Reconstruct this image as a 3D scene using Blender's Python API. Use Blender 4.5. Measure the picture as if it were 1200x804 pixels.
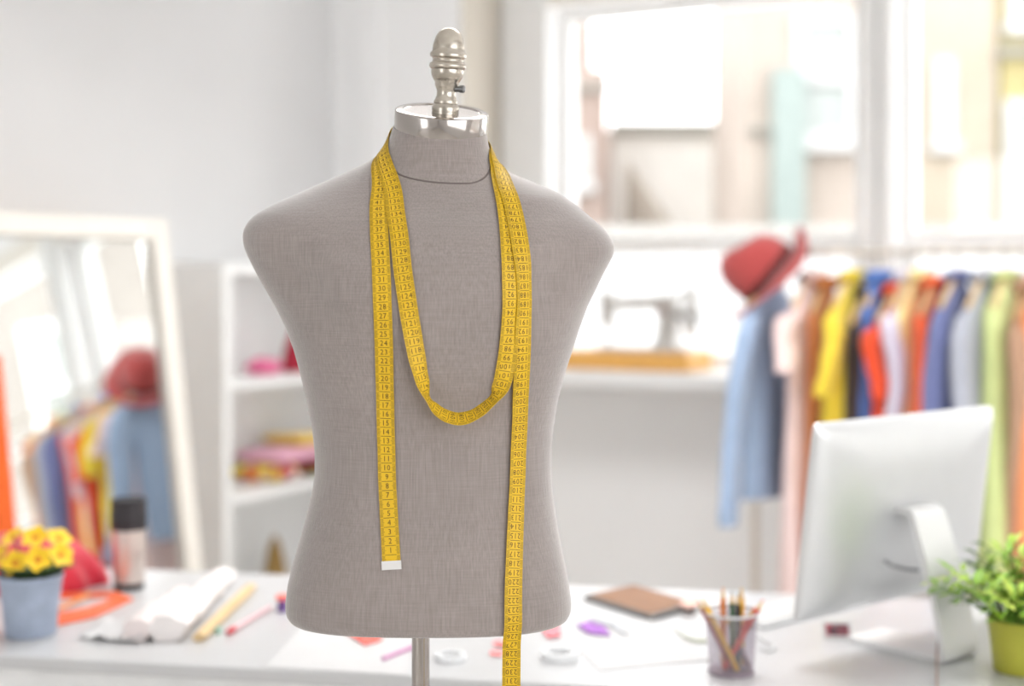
import bpy, bmesh, math, random
import numpy as np
from mathutils import Vector, Matrix, noise
from mathutils.bvhtree import BVHTree
random.seed(7)
for o in list(bpy.data.objects): bpy.data.objects.remove(o)
S = bpy.context.scene
COL = S.collection
# ------------------------------------------------------------------ camera
FPX, HZ, CZ = 1667.0, 330.0, 1.35
cd = bpy.data.cameras.new('camera'); cam = bpy.data.objects.new('camera', cd); COL.objects.link(cam)
cd.sensor_width = 36.0; cd.lens = FPX/1200*36.0
cd.shift_y = -(402-HZ)/1200.0
cd.clip_start = .05; cd.clip_end = 500
cam.location = (0, 0, CZ); cam.rotation_euler = (math.pi/2, 0, 0)
cd.dof.use_dof = True; cd.dof.focus_distance = 1.59; cd.dof.aperture_fstop = 1.9
S.camera = cam
# ------------------------------------------------------------------ sky
w = bpy.data.worlds.new('sky'); S.world = w; w.use_nodes = True
nt = w.node_tree; nt.nodes.clear()
wo = nt.nodes.new('ShaderNodeOutputWorld'); bg = nt.nodes.new('ShaderNodeBackground')
tc = nt.nodes.new('ShaderNodeTexCoord'); sp = nt.nodes.new('ShaderNodeSeparateXYZ'); cr = nt.nodes.new('ShaderNodeValToRGB')
nt.links.new(tc.outputs['Generated'], sp.inputs[0]); nt.links.new(sp.outputs['Z'], cr.inputs[0])
cr.color_ramp.elements[0].position = 0.0; cr.color_ramp.elements[0].color = (.985, .99, 1.0, 1)
cr.color_ramp.elements[1].position = .8; cr.color_ramp.elements[1].color = (.95, .97, 1.0, 1)
nt.links.new(cr.outputs[0], bg.inputs[0]); bg.inputs[1].default_value = 4.6
nt.links.new(bg.outputs[0], wo.inputs[0])
# ------------------------------------------------------------------ colour management
vs = S.view_settings; vs.view_transform = 'Standard'; vs.look = 'None'; vs.gamma = 1.0; vs.exposure = 0.0
vs.use_curve_mapping = False
try:
    S.cycles.use_denoising = True; S.cycles.max_bounces = 12; S.cycles.diffuse_bounces = 6; S.cycles.transparent_max_bounces = 16
    S.cycles.caustics_reflective = False; S.cycles.caustics_refractive = False
except Exception: pass

# room frame: u runs along the window wall to the right, n runs into the room
AW = math.radians(28)
U = Vector((math.cos(AW), -math.sin(AW), 0)); N = Vector((-math.sin(AW), -math.cos(AW), 0)); Z = Vector((0, 0, 1))
C0 = Vector((-.72, 6.0, 0))
def W(s, t, z=0): return C0 + U*s + N*t + Z*z
def at(px, py, Y): return Vector(((px-600)/FPX*Y, Y, CZ-(py-HZ)/FPX*Y))
def on(px, py, z=.75):                      # point of a horizontal surface of height z seen at that pixel
    Y = (CZ-z)*FPX/(py-HZ); return Vector(((px-600)/FPX*Y, Y, z))

# unseen fill lights added under the ceiling to brighten the room
def fill_light(name, s, t, size, power):
    ld = bpy.data.lights.new(name, 'AREA'); ld.shape = 'RECTANGLE'; ld.size = size; ld.size_y = size*.5; ld.energy = power; ld.color = (1, 1, 1); ld.spread = math.radians(135)
    o = bpy.data.objects.new(name, ld); COL.objects.link(o); o.location = W(s, t, 2.78); o.rotation_euler = (0, 0, -AW); return o
fill_light('added_fill_light', 2.05, 2.1, 1.6, 33)
fill_light('added_fill_light', 2.4, 6.6, 1.6, 4)

# ------------------------------------------------------------------ materials
def lin(c):
    if isinstance(c, str): c = tuple(int(c[i:i+2], 16) for i in (0, 2, 4))
    return tuple(((v/255)/12.92 if v/255 <= .04045 else ((v/255+.055)/1.055)**2.4) for v in c) + (1,)
MATS = {}
def mat(name, col, rough=.6, metal=0.0, var=.06, scale=12.0, bump=0.0, bscale=None, stretch=(1, 1, 1), spec=.5, sheen=0.0, trans=0.0, sss=0):
    if name in MATS: return MATS[name]
    m = bpy.data.materials.new(name); m.use_nodes = True; t = m.node_tree
    b = t.nodes['Principled BSDF']; c = lin(col) if not (isinstance(col, tuple) and len(col) == 4) else col
    b.inputs['Roughness'].default_value = rough; b.inputs['Metallic'].default_value = metal
    b.inputs['Specular IOR Level'].default_value = spec
    if sheen: b.inputs['Sheen Weight'].default_value = sheen
    if trans: b.inputs['Transmission Weight'].default_value = trans
    tx = t.nodes.new('ShaderNodeTexCoord'); mp = t.nodes.new('ShaderNodeMapping'); mp.inputs['Scale'].default_value = stretch
    t.links.new(tx.outputs['Object'], mp.inputs[0])
    nz = t.nodes.new('ShaderNodeTexNoise'); nz.inputs['Scale'].default_value = scale; nz.inputs['Detail'].default_value = 4
    t.links.new(mp.outputs[0], nz.inputs['Vector'])
    rp = t.nodes.new('ShaderNodeValToRGB'); rp.color_ramp.elements[0].position = .3; rp.color_ramp.elements[1].position = .7
    rp.color_ramp.elements[0].color = tuple(v*(1-var) for v in c[:3]) + (1,)
    rp.color_ramp.elements[1].color = tuple(min(1, v*(1+var)) for v in c[:3]) + (1,)
    t.links.new(nz.outputs['Fac'], rp.inputs[0]); t.links.new(rp.outputs[0], b.inputs['Base Color'])
    if bump:
        n2 = t.nodes.new('ShaderNodeTexNoise'); n2.inputs['Scale'].default_value = bscale or scale*4; n2.inputs['Detail'].default_value = 3
        t.links.new(mp.outputs[0], n2.inputs['Vector'])
        bp = t.nodes.new('ShaderNodeBump'); bp.inputs['Strength'].default_value = bump; bp.inputs['Distance'].default_value = .002
        t.links.new(n2.outputs['Fac'], bp.inputs['Height']); t.links.new(bp.outputs[0], b.inputs['Normal'])
    MATS[name] = m; return m
def glass_mat(name, tint=(1, 1, 1), gloss=.045, rough=.02):
    if name in MATS: return MATS[name]
    m = bpy.data.materials.new(name); m.use_nodes = True; t = m.node_tree; t.nodes.clear()
    o = t.nodes.new('ShaderNodeOutputMaterial'); mx = t.nodes.new('ShaderNodeMixShader'); tr = t.nodes.new('ShaderNodeBsdfTransparent'); gl = t.nodes.new('ShaderNodeBsdfGlossy')
    tr.inputs[0].default_value = (*tint, 1); gl.inputs['Roughness'].default_value = rough; gl.inputs[0].default_value = (1, 1, 1, 1)
    mx.inputs[0].default_value = gloss; t.links.new(tr.outputs[0], mx.inputs[1]); t.links.new(gl.outputs[0], mx.inputs[2]); t.links.new(mx.outputs[0], o.inputs[0])
    MATS[name] = m; return m
def linen_mat():
    m = mat('linen', (147, 137, 133), rough=.9, var=.05, scale=9, spec=.15, sheen=.8)
    t = m.node_tree; b = t.nodes['Principled BSDF']; tx = [n for n in t.nodes if n.type == 'TEX_COORD'][0]; rp = [n for n in t.nodes if n.type == 'VALTORGB'][0]
    outs = []
    for sc in ((620, 620, 22), (30, 30, 700)):
        mp = t.nodes.new('ShaderNodeMapping'); mp.inputs['Scale'].default_value = sc; t.links.new(tx.outputs['Object'], mp.inputs[0])
        nz = t.nodes.new('ShaderNodeTexNoise'); nz.inputs['Scale'].default_value = 1.0; nz.inputs['Detail'].default_value = 2; t.links.new(mp.outputs[0], nz.inputs['Vector']); outs.append(nz)
    ad = t.nodes.new('ShaderNodeMath'); ad.operation = 'ADD'; t.links.new(outs[0].outputs['Fac'], ad.inputs[0]); 
    hm = t.nodes.new('ShaderNodeMath'); hm.operation = 'MULTIPLY_ADD'; hm.inputs[1].default_value = .5; hm.inputs[2].default_value = .25; t.links.new(outs[1].outputs['Fac'], hm.inputs[0]); t.links.new(hm.outputs[0], ad.inputs[1])
    mr = t.nodes.new('ShaderNodeMapRange'); mr.inputs[1].default_value = .6; mr.inputs[2].default_value = 1.4; mr.inputs[3].default_value = .78; mr.inputs[4].default_value = 1.2; t.links.new(ad.outputs[0], mr.inputs[0])
    mx = t.nodes.new('ShaderNodeMix'); mx.data_type = 'RGBA'; mx.blend_type = 'MULTIPLY'; mx.inputs['Factor'].default_value = 1
    t.links.new(rp.outputs[0], mx.inputs[6]); t.links.new(mr.outputs[0], mx.inputs[7]); t.links.new(mx.outputs[2], b.inputs['Base Color'])
    bp = t.nodes.new('ShaderNodeBump'); bp.inputs['Strength'].default_value = .35; bp.inputs['Distance'].default_value = .001; t.links.new(ad.outputs[0], bp.inputs['Height']); t.links.new(bp.outputs[0], b.inputs['Normal'])
    return m
white_wall = mat('white_wall_paint', (.89, .89, .89, 1), .75, var=.015, scale=3)
dimmed_wall = mat('dimmed_wall_paint', (.70, .70, .70, 1), .75, var=.015, scale=3)  # wall paint darkened in colour to offset strong light on the left wall
beige_shade = mat('beige_shade_tone', (205, 198, 186), .75, var=.02, scale=3)  # beige that holds the dimmer tone of the pier's side face
white_paint = mat('white_gloss_paint', (.80, .80, .79, 1), .35, var=.02)
cream_paint = mat('cream_paint', (226, 221, 212), .45, var=.03)
desk_white = mat('white_laminate', (.55, .55, .555, 1), .28, var=.01)
chrome = mat('chrome', (178, 171, 166), .14, 1.0, var=.02)
nickel = mat('aged_nickel', (188, 180, 168), .24, .9, var=.15, scale=60)
silver = mat('brushed_aluminium', (222, 223, 224), .38, .55, var=.02)
steel = mat('dark_steel', (120, 120, 120), .35, .9)
wood = mat('honey_wood', (226, 172, 92), .45, var=.12, scale=10, stretch=(1, 8, 8))
hanger_wood = mat('pale_hanger_wood', (222, 190, 140), .5, var=.1, scale=20)
paper = mat('white_paper', (204, 203, 203), .8, var=.02, bump=.1)
black_plastic = mat('black_plastic', (42, 38, 42), .45)
floor_mat = mat('pale_floorboards', (222, 218, 212), .45, var=.08, scale=3, stretch=(.3, 6, 1))

# ------------------------------------------------------------------ mesh helpers
class MB:
    def __init__(self): self.bm = bmesh.new()
    def poly(self, pts):
        return self.bm.faces.new([self.bm.verts.new(p) for p in pts])
    def box(self, o, a, b, c):               # corner o and three edge vectors
        o, a, b, c = map(Vector, (o, a, b, c)); v = [self.bm.verts.new(o+a*i+b*j+c*k) for k in (0, 1) for j in (0, 1) for i in (0, 1)]
        for q in ((0, 2, 3, 1), (4, 5, 7, 6), (0, 1, 5, 4), (2, 6, 7, 3), (0, 4, 6, 2), (1, 3, 7, 5)): self.bm.faces.new([v[i] for i in q])
        return self
    def wbox(self, s0, s1, t0, t1, z0, z1): return self.box(W(s0, t0, z0), U*(s1-s0), N*(t1-t0), Z*(z1-z0))
    def loft(self, rings, cap=True, closed=True):
        vr = [[self.bm.verts.new(p) for p in r] for r in rings]; n = len(rings[0])
        for a, b in zip(vr, vr[1:]):
            for i in range(n if closed else n-1): self.bm.faces.new((a[i], a[(i+1) % n], b[(i+1) % n], b[i]))
        if cap and closed:
            self.bm.faces.new(vr[0][::-1]); self.bm.faces.new(vr[-1])
        return self
    def tube(self, pts, r, n=10, cap=True):
        pts = [Vector(p) for p in pts]; rings = []; ref = None
        for i, p in enumerate(pts):
            d = (pts[min(i+1, len(pts)-1)]-pts[max(i-1, 0)]).normalized()
            if ref is None: ref = d.orthogonal().normalized()
            ref = (ref-d*ref.dot(d)).normalized(); q = d.cross(ref); rr = r[i] if hasattr(r, '__len__') else r
            rings.append([p+ref*math.cos(2*math.pi*k/n)*rr+q*math.sin(2*math.pi*k/n)*rr for k in range(n)])
        return self.loft(rings, cap)
    def lathe(self, prof, M=Matrix(), n=40, cap=True):   # prof: (radius, height)
        rings = [[M @ Vector((max(r, 1e-4)*math.cos(2*math.pi*k/n), max(r, 1e-4)*math.sin(2*math.pi*k/n), h)) for k in range(n)] for r, h in prof]
        return self.loft(rings, cap)
    def build(self, name, m, parent=None, smooth=None, bevel=0, solid=0, **tags):
        bm = self.bm
        bmesh.ops.remove_doubles(bm, verts=bm.verts, dist=1e-6)
        bmesh.ops.recalc_face_normals(bm, faces=bm.faces)
        return link(name, bm, m, parent, smooth, bevel, solid, **tags)
def link(name, bm, m, parent=None, smooth=None, bevel=0, solid=0, **tags):
    me = bpy.data.meshes.new(name)
    loc = Vector((0, 0, 0))
    if parent is None and len(bm.verts):     # a thing that is one mesh gets its origin at its base
        xs = [v.co for v in bm.verts]; lo = Vector([min(c[i] for c in xs) for i in range(3)]); hi = Vector([max(c[i] for c in xs) for i in range(3)])
        loc = Vector(((lo.x+hi.x)/2, (lo.y+hi.y)/2, lo.z)); bmesh.ops.translate(bm, verts=bm.verts, vec=-loc)
    bm.to_mesh(me); bm.free()
    if smooth is not None:
        me.polygons.foreach_set('use_smooth', [True]*len(me.polygons))
        if smooth: me.set_sharp_from_angle(angle=math.radians(smooth))
    if m: me.materials.append(m)
    o = bpy.data.objects.new(name, me); COL.objects.link(o); o.location = loc
    if parent is not None:
        o.parent = parent; o.matrix_parent_inverse = Matrix.Translation(-origin(parent))
    if bevel:
        md = o.modifiers.new('bevel', 'BEVEL'); md.width = bevel; md.segments = 3; md.limit_method = 'ANGLE'; md.angle_limit = math.radians(40)
    if solid:
        md = o.modifiers.new('solid', 'SOLIDIFY'); md.thickness = solid; md.offset = 0
    for k, v in tags.items(): o[k] = v
    return o
def origin(o):
    p = Vector(o.location)
    while o.parent is not None:
        if o.type == 'MESH' and o.parent: return Vector((0, 0, 0))
        o = o.parent; p += o.location
    return p
def thing(name, loc, label=None, category=None, group=None, kind=None):
    o = bpy.data.objects.new(name, None); COL.objects.link(o); o.location = loc; o.empty_display_size = .05
    if label: o['label'] = label
    if category: o['category'] = category
    if group: o['group'] = group
    if kind: o['kind'] = kind
    return o
def frame_M(loc, zaxis=(0, 0, 1), xref=(1, 0, 0)):
    z = Vector(zaxis).normalized(); x = Vector(xref); x = (x-z*x.dot(z)).normalized(); y = z.cross(x)
    return Matrix(((x.x, y.x, z.x, loc[0]), (x.y, y.y, z.y, loc[1]), (x.z, y.z, z.z, loc[2]), (0, 0, 0, 1)))
def catmull(P, n):
    P = [Vector(p) for p in P]; P = [P[0]*2-P[1]]+P+[P[-1]*2-P[-2]]; out = []
    for i in range(1, len(P)-2):
        for k in range(n):
            t = k/n; a, b, c, d = P[i-1:i+3]
            out.append(.5*((2*b)+(c-a)*t+(2*a-5*b+4*c-d)*t*t+(3*b-a-3*c+d)*t**3))
    out.append(P[-2]); return out

# ------------------------------------------------------------------ room shell
SIL, TOP, CEI = 1.03, 2.42, 2.9
OPEN = [(.985, 2.205), (2.315, 3.52), (3.66, 4.86)]
LW, RW, BW = .17, 5.15, 9.0
b = MB(); b.wbox(-.3, RW+.3, -.3, BW+.3, -.06, 0); b.build('floor', floor_mat, kind='structure')
b = MB(); b.wbox(-.3, RW+.3, -.3, BW+.3, CEI, CEI+.06); b.build('ceiling', white_wall, kind='structure')
b = MB(); b.wbox(LW-.12, LW, -.2, BW, 0, CEI); b.build('wall_left', dimmed_wall, kind='structure')
b = MB(); b.wbox(RW, RW+.12, -.2, BW, 0, .85); b.wbox(RW, RW+.12, -.2, BW, 2.45, CEI)
for t0, t1 in ((-.2, .7), (2.7, 3.3), (6.1, BW)): b.wbox(RW, RW+.12, t0, t1, .85, 2.45)
b.build('wall_right', white_wall, kind='structure')
b = MB(); b.wbox(LW, RW, -.2, 0, 0, SIL-.05); b.wbox(LW, RW, -.2, 0, TOP, CEI)
xs = [LW]+[v for p in OPEN for v in p]+[RW]
for i in range(0, len(xs), 2): b.wbox(xs[i], xs[i+1], -.2, 0, SIL-.05, TOP)
wall_back = b.build('wall_back', white_wall, kind='structure')
b = MB(); b.wbox(LW, .756, 0, .3, 0, CEI); pier = b.build('wall_pier', white_wall, kind='structure')
b = MB(); b.wbox(.7561, .764, .0, .3, 0, CEI); b.build('shade_facing_1', beige_shade, kind='structure')  # thin sheet added so the pier side's shade sits in its colour
b = MB(); b.wbox(.30, .40, .3, .318, 0, CEI); b.build('trim_2', white_wall, kind='structure')
# wall behind the camera, with an unseen window added for front light
b = MB(); b.wbox(LW, RW, BW, BW+.12, 0, .25); b.wbox(LW, RW, BW, BW+.12, 2.6, CEI)
for s0, s1 in ((LW, .7), (2.4, RW)): b.wbox(s0, s1, BW, BW+.12, .25, 2.6)
b.build('wall_front', white_wall, kind='structure')
def side_window(idx, P, d, w_, z0, z1):        # P lower corner, d along the wall; unseen, sized for their light
    nn = d.cross(Z); e = thing('window_%d' % idx, P+d*w_/2, kind='structure')
    for a0, a1, c0, c1, nm in ((0, .06, z0, z1, 'jamb'), (w_-.06, w_, z0, z1, 'jamb'), (.06, w_-.06, z0, z0+.06, 'bottom_rail'), (.06, w_-.06, z1-.06, z1, 'head_rail')):
        x = MB(); x.box(P+d*a0+nn*.03+Z*(c0-P.z), d*(a1-a0), nn*.06, Z*(c1-c0)); x.build(nm, white_paint, e)
    x = MB(); x.box(P+d*.06+nn*.055+Z*.06, d*(w_-.12), nn*.006, Z*(z1-z0-.12)); x.build('pane', glass_mat('window_glass'), e)
side_window(4, W(.7, BW, .25), U, 1.7, .25, 2.6)  # added behind the camera to light the form from the front
side_window(5, W(RW+.12, .7, .85), N, 2.0, .85, 2.45)
side_window(6, W(RW+.12, 3.3, .85), N, 2.8, .85, 2.45)
b = MB(); b.wbox(LW, LW+.015, 0, BW, 0, .09); b.build('baseboard_left', white_paint, kind='structure')
b = MB(); b.wbox(.764, RW, 0, .015, 0, .09); b.build('baseboard_back', white_paint, kind='structure')
# windows in the window wall: frame pieces, transom, panes, casing
for i, (s0, s1) in enumerate(OPEN):
    e = thing('window_%d' % (i+1), W((s0+s1)/2, -.1, SIL), kind='structure')
    def pc(nm, a0, a1, z0, z1, t0=-.14, t1=-.07, m=white_paint, bev=.004):
        x = MB(); x.wbox(a0, a1, t0, t1, z0, z1); return x.build(nm, m, e, bevel=bev)
    pc('jamb', s0, s0+.05, SIL, TOP); pc('jamb', s1-.05, s1, SIL, TOP)
    pc('head_rail', s0+.05, s1-.05, TOP-.05, TOP); pc('bottom_rail', s0+.05, s1-.05, SIL, SIL+.05)
    pc('transom', s0+.05, s1-.05, 1.455, 1.525)
    pc('pane', s0+.05, s1-.05, SIL+.05, 1.455, -.108, -.102, glass_mat('window_glass'), 0)
    pc('pane', s0+.05, s1-.05, 1.525, TOP-.05, -.108, -.102, glass_mat('window_glass'), 0)
    pc('casing', s0-(.19 if i == 0 else .05), s0, SIL, TOP+.12, 0, .035, white_paint)
    pc('casing', s1, s1+.05, SIL, TOP+.12, 0, .035, white_paint)
    pc('casing', s0, s1, TOP, TOP+.12, 0, .03, cream_paint)
b = MB(); b.wbox(.80, RW, -.19, .32, SIL-.055, SIL); sill = b.build('window_sill', white_paint, bevel=.006, kind='structure')
for s in (1.78, 3.4):
    x = MB(); x.wbox(s, s+.03, .001, .26, SIL-.09, SIL-.056); x.wbox(s, s+.03, .001, .03, SIL-.30, SIL-.09)
    x.build('sill_bracket', white_paint, sill)

# ------------------------------------------------------------------ outside
snow = mat('white_render', (.48, .48, .475, 1), .9, var=.02, scale=1)
b = MB(); b.box((-60, 7.2, -.9), (140, 0, 0), (0, 120, 0), (0, 0, .1)); b.build('ground_outside', mat('pale_paving', (120, 118, 115), .9), kind='structure')
far_white = mat('far_white_paint', (190, 190, 188), .6)
def facade(name, px0, px1, Y, ztop, col, label, category='building', depth=2, wins=(), bands=(), yaw=0, brick=True):
    x0 = (px0-600)/FPX*Y; x1 = (px1-600)/FPX*Y
    e = thing(name, ((x0+x1)/2, Y+depth/2, -.8), label, category)
    m = mat(name+'_wall_'+str(px0), col, .9, var=.10, scale=1.6, bump=.2)
    x = MB(); x.box((x0, Y, -.8), (x1-x0, 0, 0), (0, depth, 0), (0, 0, ztop+.8)); x.build('wall', m, e)
    for (a, c, y0, y1) in bands:
        X0, X1 = (a-600)/FPX*Y, (c-600)/FPX*Y; z0, z1 = CZ-(y1-HZ)/FPX*Y, CZ-(y0-HZ)/FPX*Y
        x = MB(); x.box((X0, Y-.09, z0), (X1-X0, 0, 0), (0, .09, 0), (0, 0, z1-z0)); x.build('cornice', mat('stone_band', (140, 138, 130), .9), e)
    for (a, c, y0, y1) in wins:
        X0, X1 = (a-600)/FPX*Y, (c-600)/FPX*Y; z0, z1 = CZ-(y1-HZ)/FPX*Y, CZ-(y0-HZ)/FPX*Y; f = .085
        x = MB()
        for A, B, C, D in ((X0, X0+f, z0, z1), (X1-f, X1, z0, z1), (X0+f, X1-f, z0, z0+f), (X0+f, X1-f, z1-f, z1), (X0+f, X1-f, (z0+z1)/2-.05, (z0+z1)/2+.05)):
            x.box((A, Y-.07, C), (B-A, 0, 0), (0, .07, 0), (0, 0, D-C))
        fr = x.build('window_frame', far_white, e)
        x = MB(); x.box((X0+f, Y-.02, z0+f), (X1-X0-2*f, 0, 0), (0, .019, 0), (0, 0, z1-z0-2*f)); x.build('pane', mat('far_pane', (158, 164, 160), .4), fr)
        x = MB(); x.box((X0-.05, Y-.14, z0-.09), (X1-X0+.1, 0, 0), (0, .14, 0), (0, 0, .09)); x.build('window_ledge', far_white, e)
    return e
facade('brick_building', 560, 712, 14, 3.45, (158, 140, 130), 'pinkish brick building through the left side of the window', wins=((663, 692, 160, 215),), bands=((560, 714, 98, 106),))
facade('brick_tower', 575, 694, 16.2, 4.75, (152, 134, 124), 'taller pale brick block rising behind the pinkish brick building', depth=3)
facade('white_house', 718, 882, 17, 3.25, (228, 226, 222), 'low white house with a grey cornice under open sky', bands=((716, 884, 143, 157),))
facade('terrace_building', 874, 1032, 12.5, 6.2, (170, 158, 147), 'beige building with tall white sash windows and teal drainpipe', wins=((930, 1003, 18, 166), (944, 1008, 268, 318)), bands=((874, 928, 150, 156),))
x = MB(); p = at(924, 200, 12.4); x.box((p.x-.14, 12.30, -.8), (.27, 0, 0), (0, .19, 0), (0, 0, 4.0))
dp = [o for o in bpy.data.objects if o.name == 'terrace_building'][0]; x.build('drainpipe', mat('pale_teal_paint', (140, 152, 147), .6), dp)
facade('cream_building', 1036, 1168, 12.8, 6.2, (172, 160, 142), 'cream building with a narrow window beyond the right window', wins=((1092, 1116, 70, 168),))
facade('yellow_building', 1173, 1420, 12.8, 6.2, (168, 156, 106), 'yellow building with wide white windows at the right edge', wins=((1180, 1262, -60, 30), (1176, 1262, 118, 318)), bands=((1168, 1420, 56, 66),))
# tall pale building across the street on the right, seen in the mirror
e = thing('street_building', (13.2, 3.2, -.8), 'tall pale stone building across the street reflected in the standing mirror', 'building')
x = MB(); x.box((12, -4, -.8), (2.4, 0, 0), (0, 10.3, 0), (0, 0, 10)); x.build('wall', mat('pale_stone', (150, 143, 136), .9, var=.1, scale=1.2, bump=.2), e)
for fl_ in range(4):
    for c_i in range(5):
        y0, z0 = -2.9+c_i*1.9, .2+fl_*2.3
        x = MB()
        for A, B, C, D_ in ((y0, y0+.1, z0, z0+1.5), (y0+.9, y0+1, z0, z0+1.5), (y0+.1, y0+.9, z0, z0+.1), (y0+.1, y0+.9, z0+1.4, z0+1.5), (y0+.1, y0+.9, z0+.7, z0+.78)): x.box((11.93, A, C), (.069, 0, 0), (0, B-A, 0), (0, 0, D_-C))
        fr = x.build('window_frame', white_paint, e)
        x = MB(); x.box((11.98, y0+.1, z0+.1), (.019, 0, 0), (0, .8, 0), (0, 0, 1.3)); x.build('pane', mat('far_pane', (158, 164, 160), .4), fr)
# slanted roof and the low white wall just outside
x = MB(); a = at(735, 190, 15.5)
x.loft([[Vector((a.x, y, z)) for y, z in ((15, 1.3), (16.2, 1.3), (15.6, 2.7))], [Vector((a.x+.55, y, z)) for y, z in ((15, 1.2), (16.2, 1.2), (15.6, 1.9))]])
x.build('shed_roof', mat('beige_roof', (142, 132, 120), .9), label='small beige pitched roof in front of the low white house', category='roof')
x = MB(); x.box((-2.5, 8.6, -.8), (6.5, 0, 0), (0, .25, 0), (0, 0, 2.42)); gw = thing('garden_wall', (.7, 8.7, -.8), 'white rendered garden wall outside behind the sewing machine', 'wall')
x.build('wall_body', snow, gw); x = MB(); x.box((-2.5, 8.55, 1.62), (6.5, 0, 0), (0, .35, 0), (0, 0, .07)); x.build('coping', mat('pale_stone_coping', (160, 157, 152), .9), gw)

# ------------------------------------------------------------------ desk
DX = Vector((.9842, -.1769, 0)); DN = Vector((.1769, .9842, 0)); F0 = Vector((-.822, 2.283, 0))
def D(a, d, z=.75): return F0+DX*a+DN*d+Z*z
desk = thing('desk', D(.9, .34, 0), 'long white laminate desk behind the dress form', 'desk')
b = MB(); b.box(D(-.45, 0, .728), DX*2.7, DN*.685, Z*.022); b.build('desktop', desk_white, desk, bevel=.004)
b = MB(); b.box(D(-.42, .012, .60), DX*2.64, DN*.02, Z*.1275); b.build('apron', mat('light_grey_laminate', (226, 226, 226), .5), desk, bevel=.002)
b = MB(); b.box(D(-.42, .65, .60), DX*2.64, DN*.02, Z*.1275); b.build('apron', mat('light_grey_laminate', (226, 226, 226), .5), desk, bevel=.002)
for a in (-.42, 2.16):
    for d in (.035, .59):
        b = MB(); b.box(D(a, d, 0), DX*.06, DN*.055, Z*.7275); b.build('leg', desk_white, desk, bevel=.003)

# ------------------------------------------------------------------ dress form
MY = 1.667
Lc = [(150,461.5),(156,459.5),(162,457.5),(168,456),(176,453),(184,447),(191,439),(198,428),(205,412),(213,390),(221,366),(230,340),(240,318),(250,301),(260,291),(270,286),(280,285),(290,287),(300,291),(312,297),(325,304),(340,313),(360,325),(385,337),(410,346),(440,354),(470,361),(500,367),(530,370),(555,370),(580,366),(605,360),(630,353),(655,346),(680,340),(700,337.5),(712,338)]
Rc = [(150,570),(160,571.5),(168,573),(176,575.5),(184,580),(191,587),(198,597),(205,611),(213,629),(221,646),(230,661),(240,675),(250,687),(260,699),(270,709),(280,716),(290,720),(300,718.5),(312,712),(325,705),(340,698),(360,688),(385,679),(410,671),(440,661),(470,653.5),(500,648.5),(530,646),(555,646),(580,648),(605,651.5),(630,656),(655,661),(680,666),(700,669),(712,669.5)]
Fd = [(150,.050),(190,.054),(210,.063),(235,.078),(260,.093),(285,.106),(310,.116),(350,.123),(400,.119),(460,.108),(520,.101),(580,.103),(640,.110),(712,.114)]
Bd = [(150,.052),(190,.062),(215,.085),(250,.105),(300,.112),(360,.105),(440,.088),(520,.080),(580,.092),(640,.112),(712,.118)]
def ev(T, y):
    ys = np.array([p[0] for p in T], float); v = np.array([p[1] for p in T], float)
    k = np.linspace(-6, 6, 13); wt = np.exp(-(k/3.5)**2); wt /= wt.sum()
    return float((np.interp(y+k, ys, v)*wt).sum())
def sstep(a, b, x): t = min(1, max(0, (x-a)/(b-a))); return t*t*(3-2*t)
NR = 144
def ring(py, shrink=1.0, pyz=None):
    l, r = ev(Lc, py), ev(Rc, py); cx = (l+r)/2; hw = (r-l)/2000*shrink; f, bk = ev(Fd, py)*shrink, ev(Bd, py)*shrink
    k = 1-sstep(180, 285, py); k2 = 1-sstep(190, 232, py); out = []; e = 2/(2.0+.5*sstep(560, 700, py)+.25*sstep(270, 400, py))
    for i in range(NR):
        th = 2*math.pi*i/NR; c, s = math.cos(th), math.sin(th)
        x = math.copysign(abs(c)**e, c)*hw; y = math.copysign(abs(s)**e, s)*(bk if s > 0 else f)
        # shallow hollow between the shoulder stump and the chest, gentle pectoral swell
        if s < 0:
            ux = x/hw if hw else 0
            y += .013*math.exp(-((abs(ux)-.70)/.16)**2)*math.exp(-((py-318-60*(.9-abs(ux)))/42)**2)
            y -= .006*math.exp(-((abs(ux)-.40)/.22)**2)*math.exp(-((py-345)/50)**2)
        zz = CZ-((pyz or py)-HZ)/1000 + k*.30*y - k2*.075*x
        out.append(Vector(((cx-600)/1000+x, MY+y, zz)))
    return out
form = thing('dress_form', ((-.107), MY, 0), 'grey linen male torso dress form on a chrome pole in the foreground', 'mannequin')
b = MB(); ys = list(np.arange(152, 706, 2.0))
rings = [ring(y) for y in ys]
for k in range(1, 8):
    a = k/7*math.pi/2; rings.append(ring(706, 1-.055*(1-math.cos(a)), 706+15*math.sin(a)))
for k in (.6, .3, .05): rings.append(ring(706, k, 721.3))
b.loft(rings); linen = linen_mat()
torso_bm = b.bm.copy(); bmesh.ops.recalc_face_normals(torso_bm, faces=torso_bm.faces)
torso = b.build('torso', linen, form, smooth=60)
BVH = BVHTree.FromBMesh(torso_bm)
# seam round the base of the neck
def P3(px, py):
    o = Vector((0, 0, CZ)); d = (at(px, py, MY)-o).normalized(); h = BVH.ray_cast(o, d)
    return h[0] if h[0] is not None else at(px, py, MY)
sr = catmull([P3(*q) for q in ((459, 188), (462, 198), (468, 204), (480, 208.5), (497, 212), (515, 214), (535, 215), (553, 214.5), (565, 210), (572, 203), (575.5, 194))], 5)
b = MB(); b.tube(sr, .0011, 6); b.build('neck_seam', mat('seam_thread', (112, 102, 99), .9), form, smooth=60)
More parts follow.
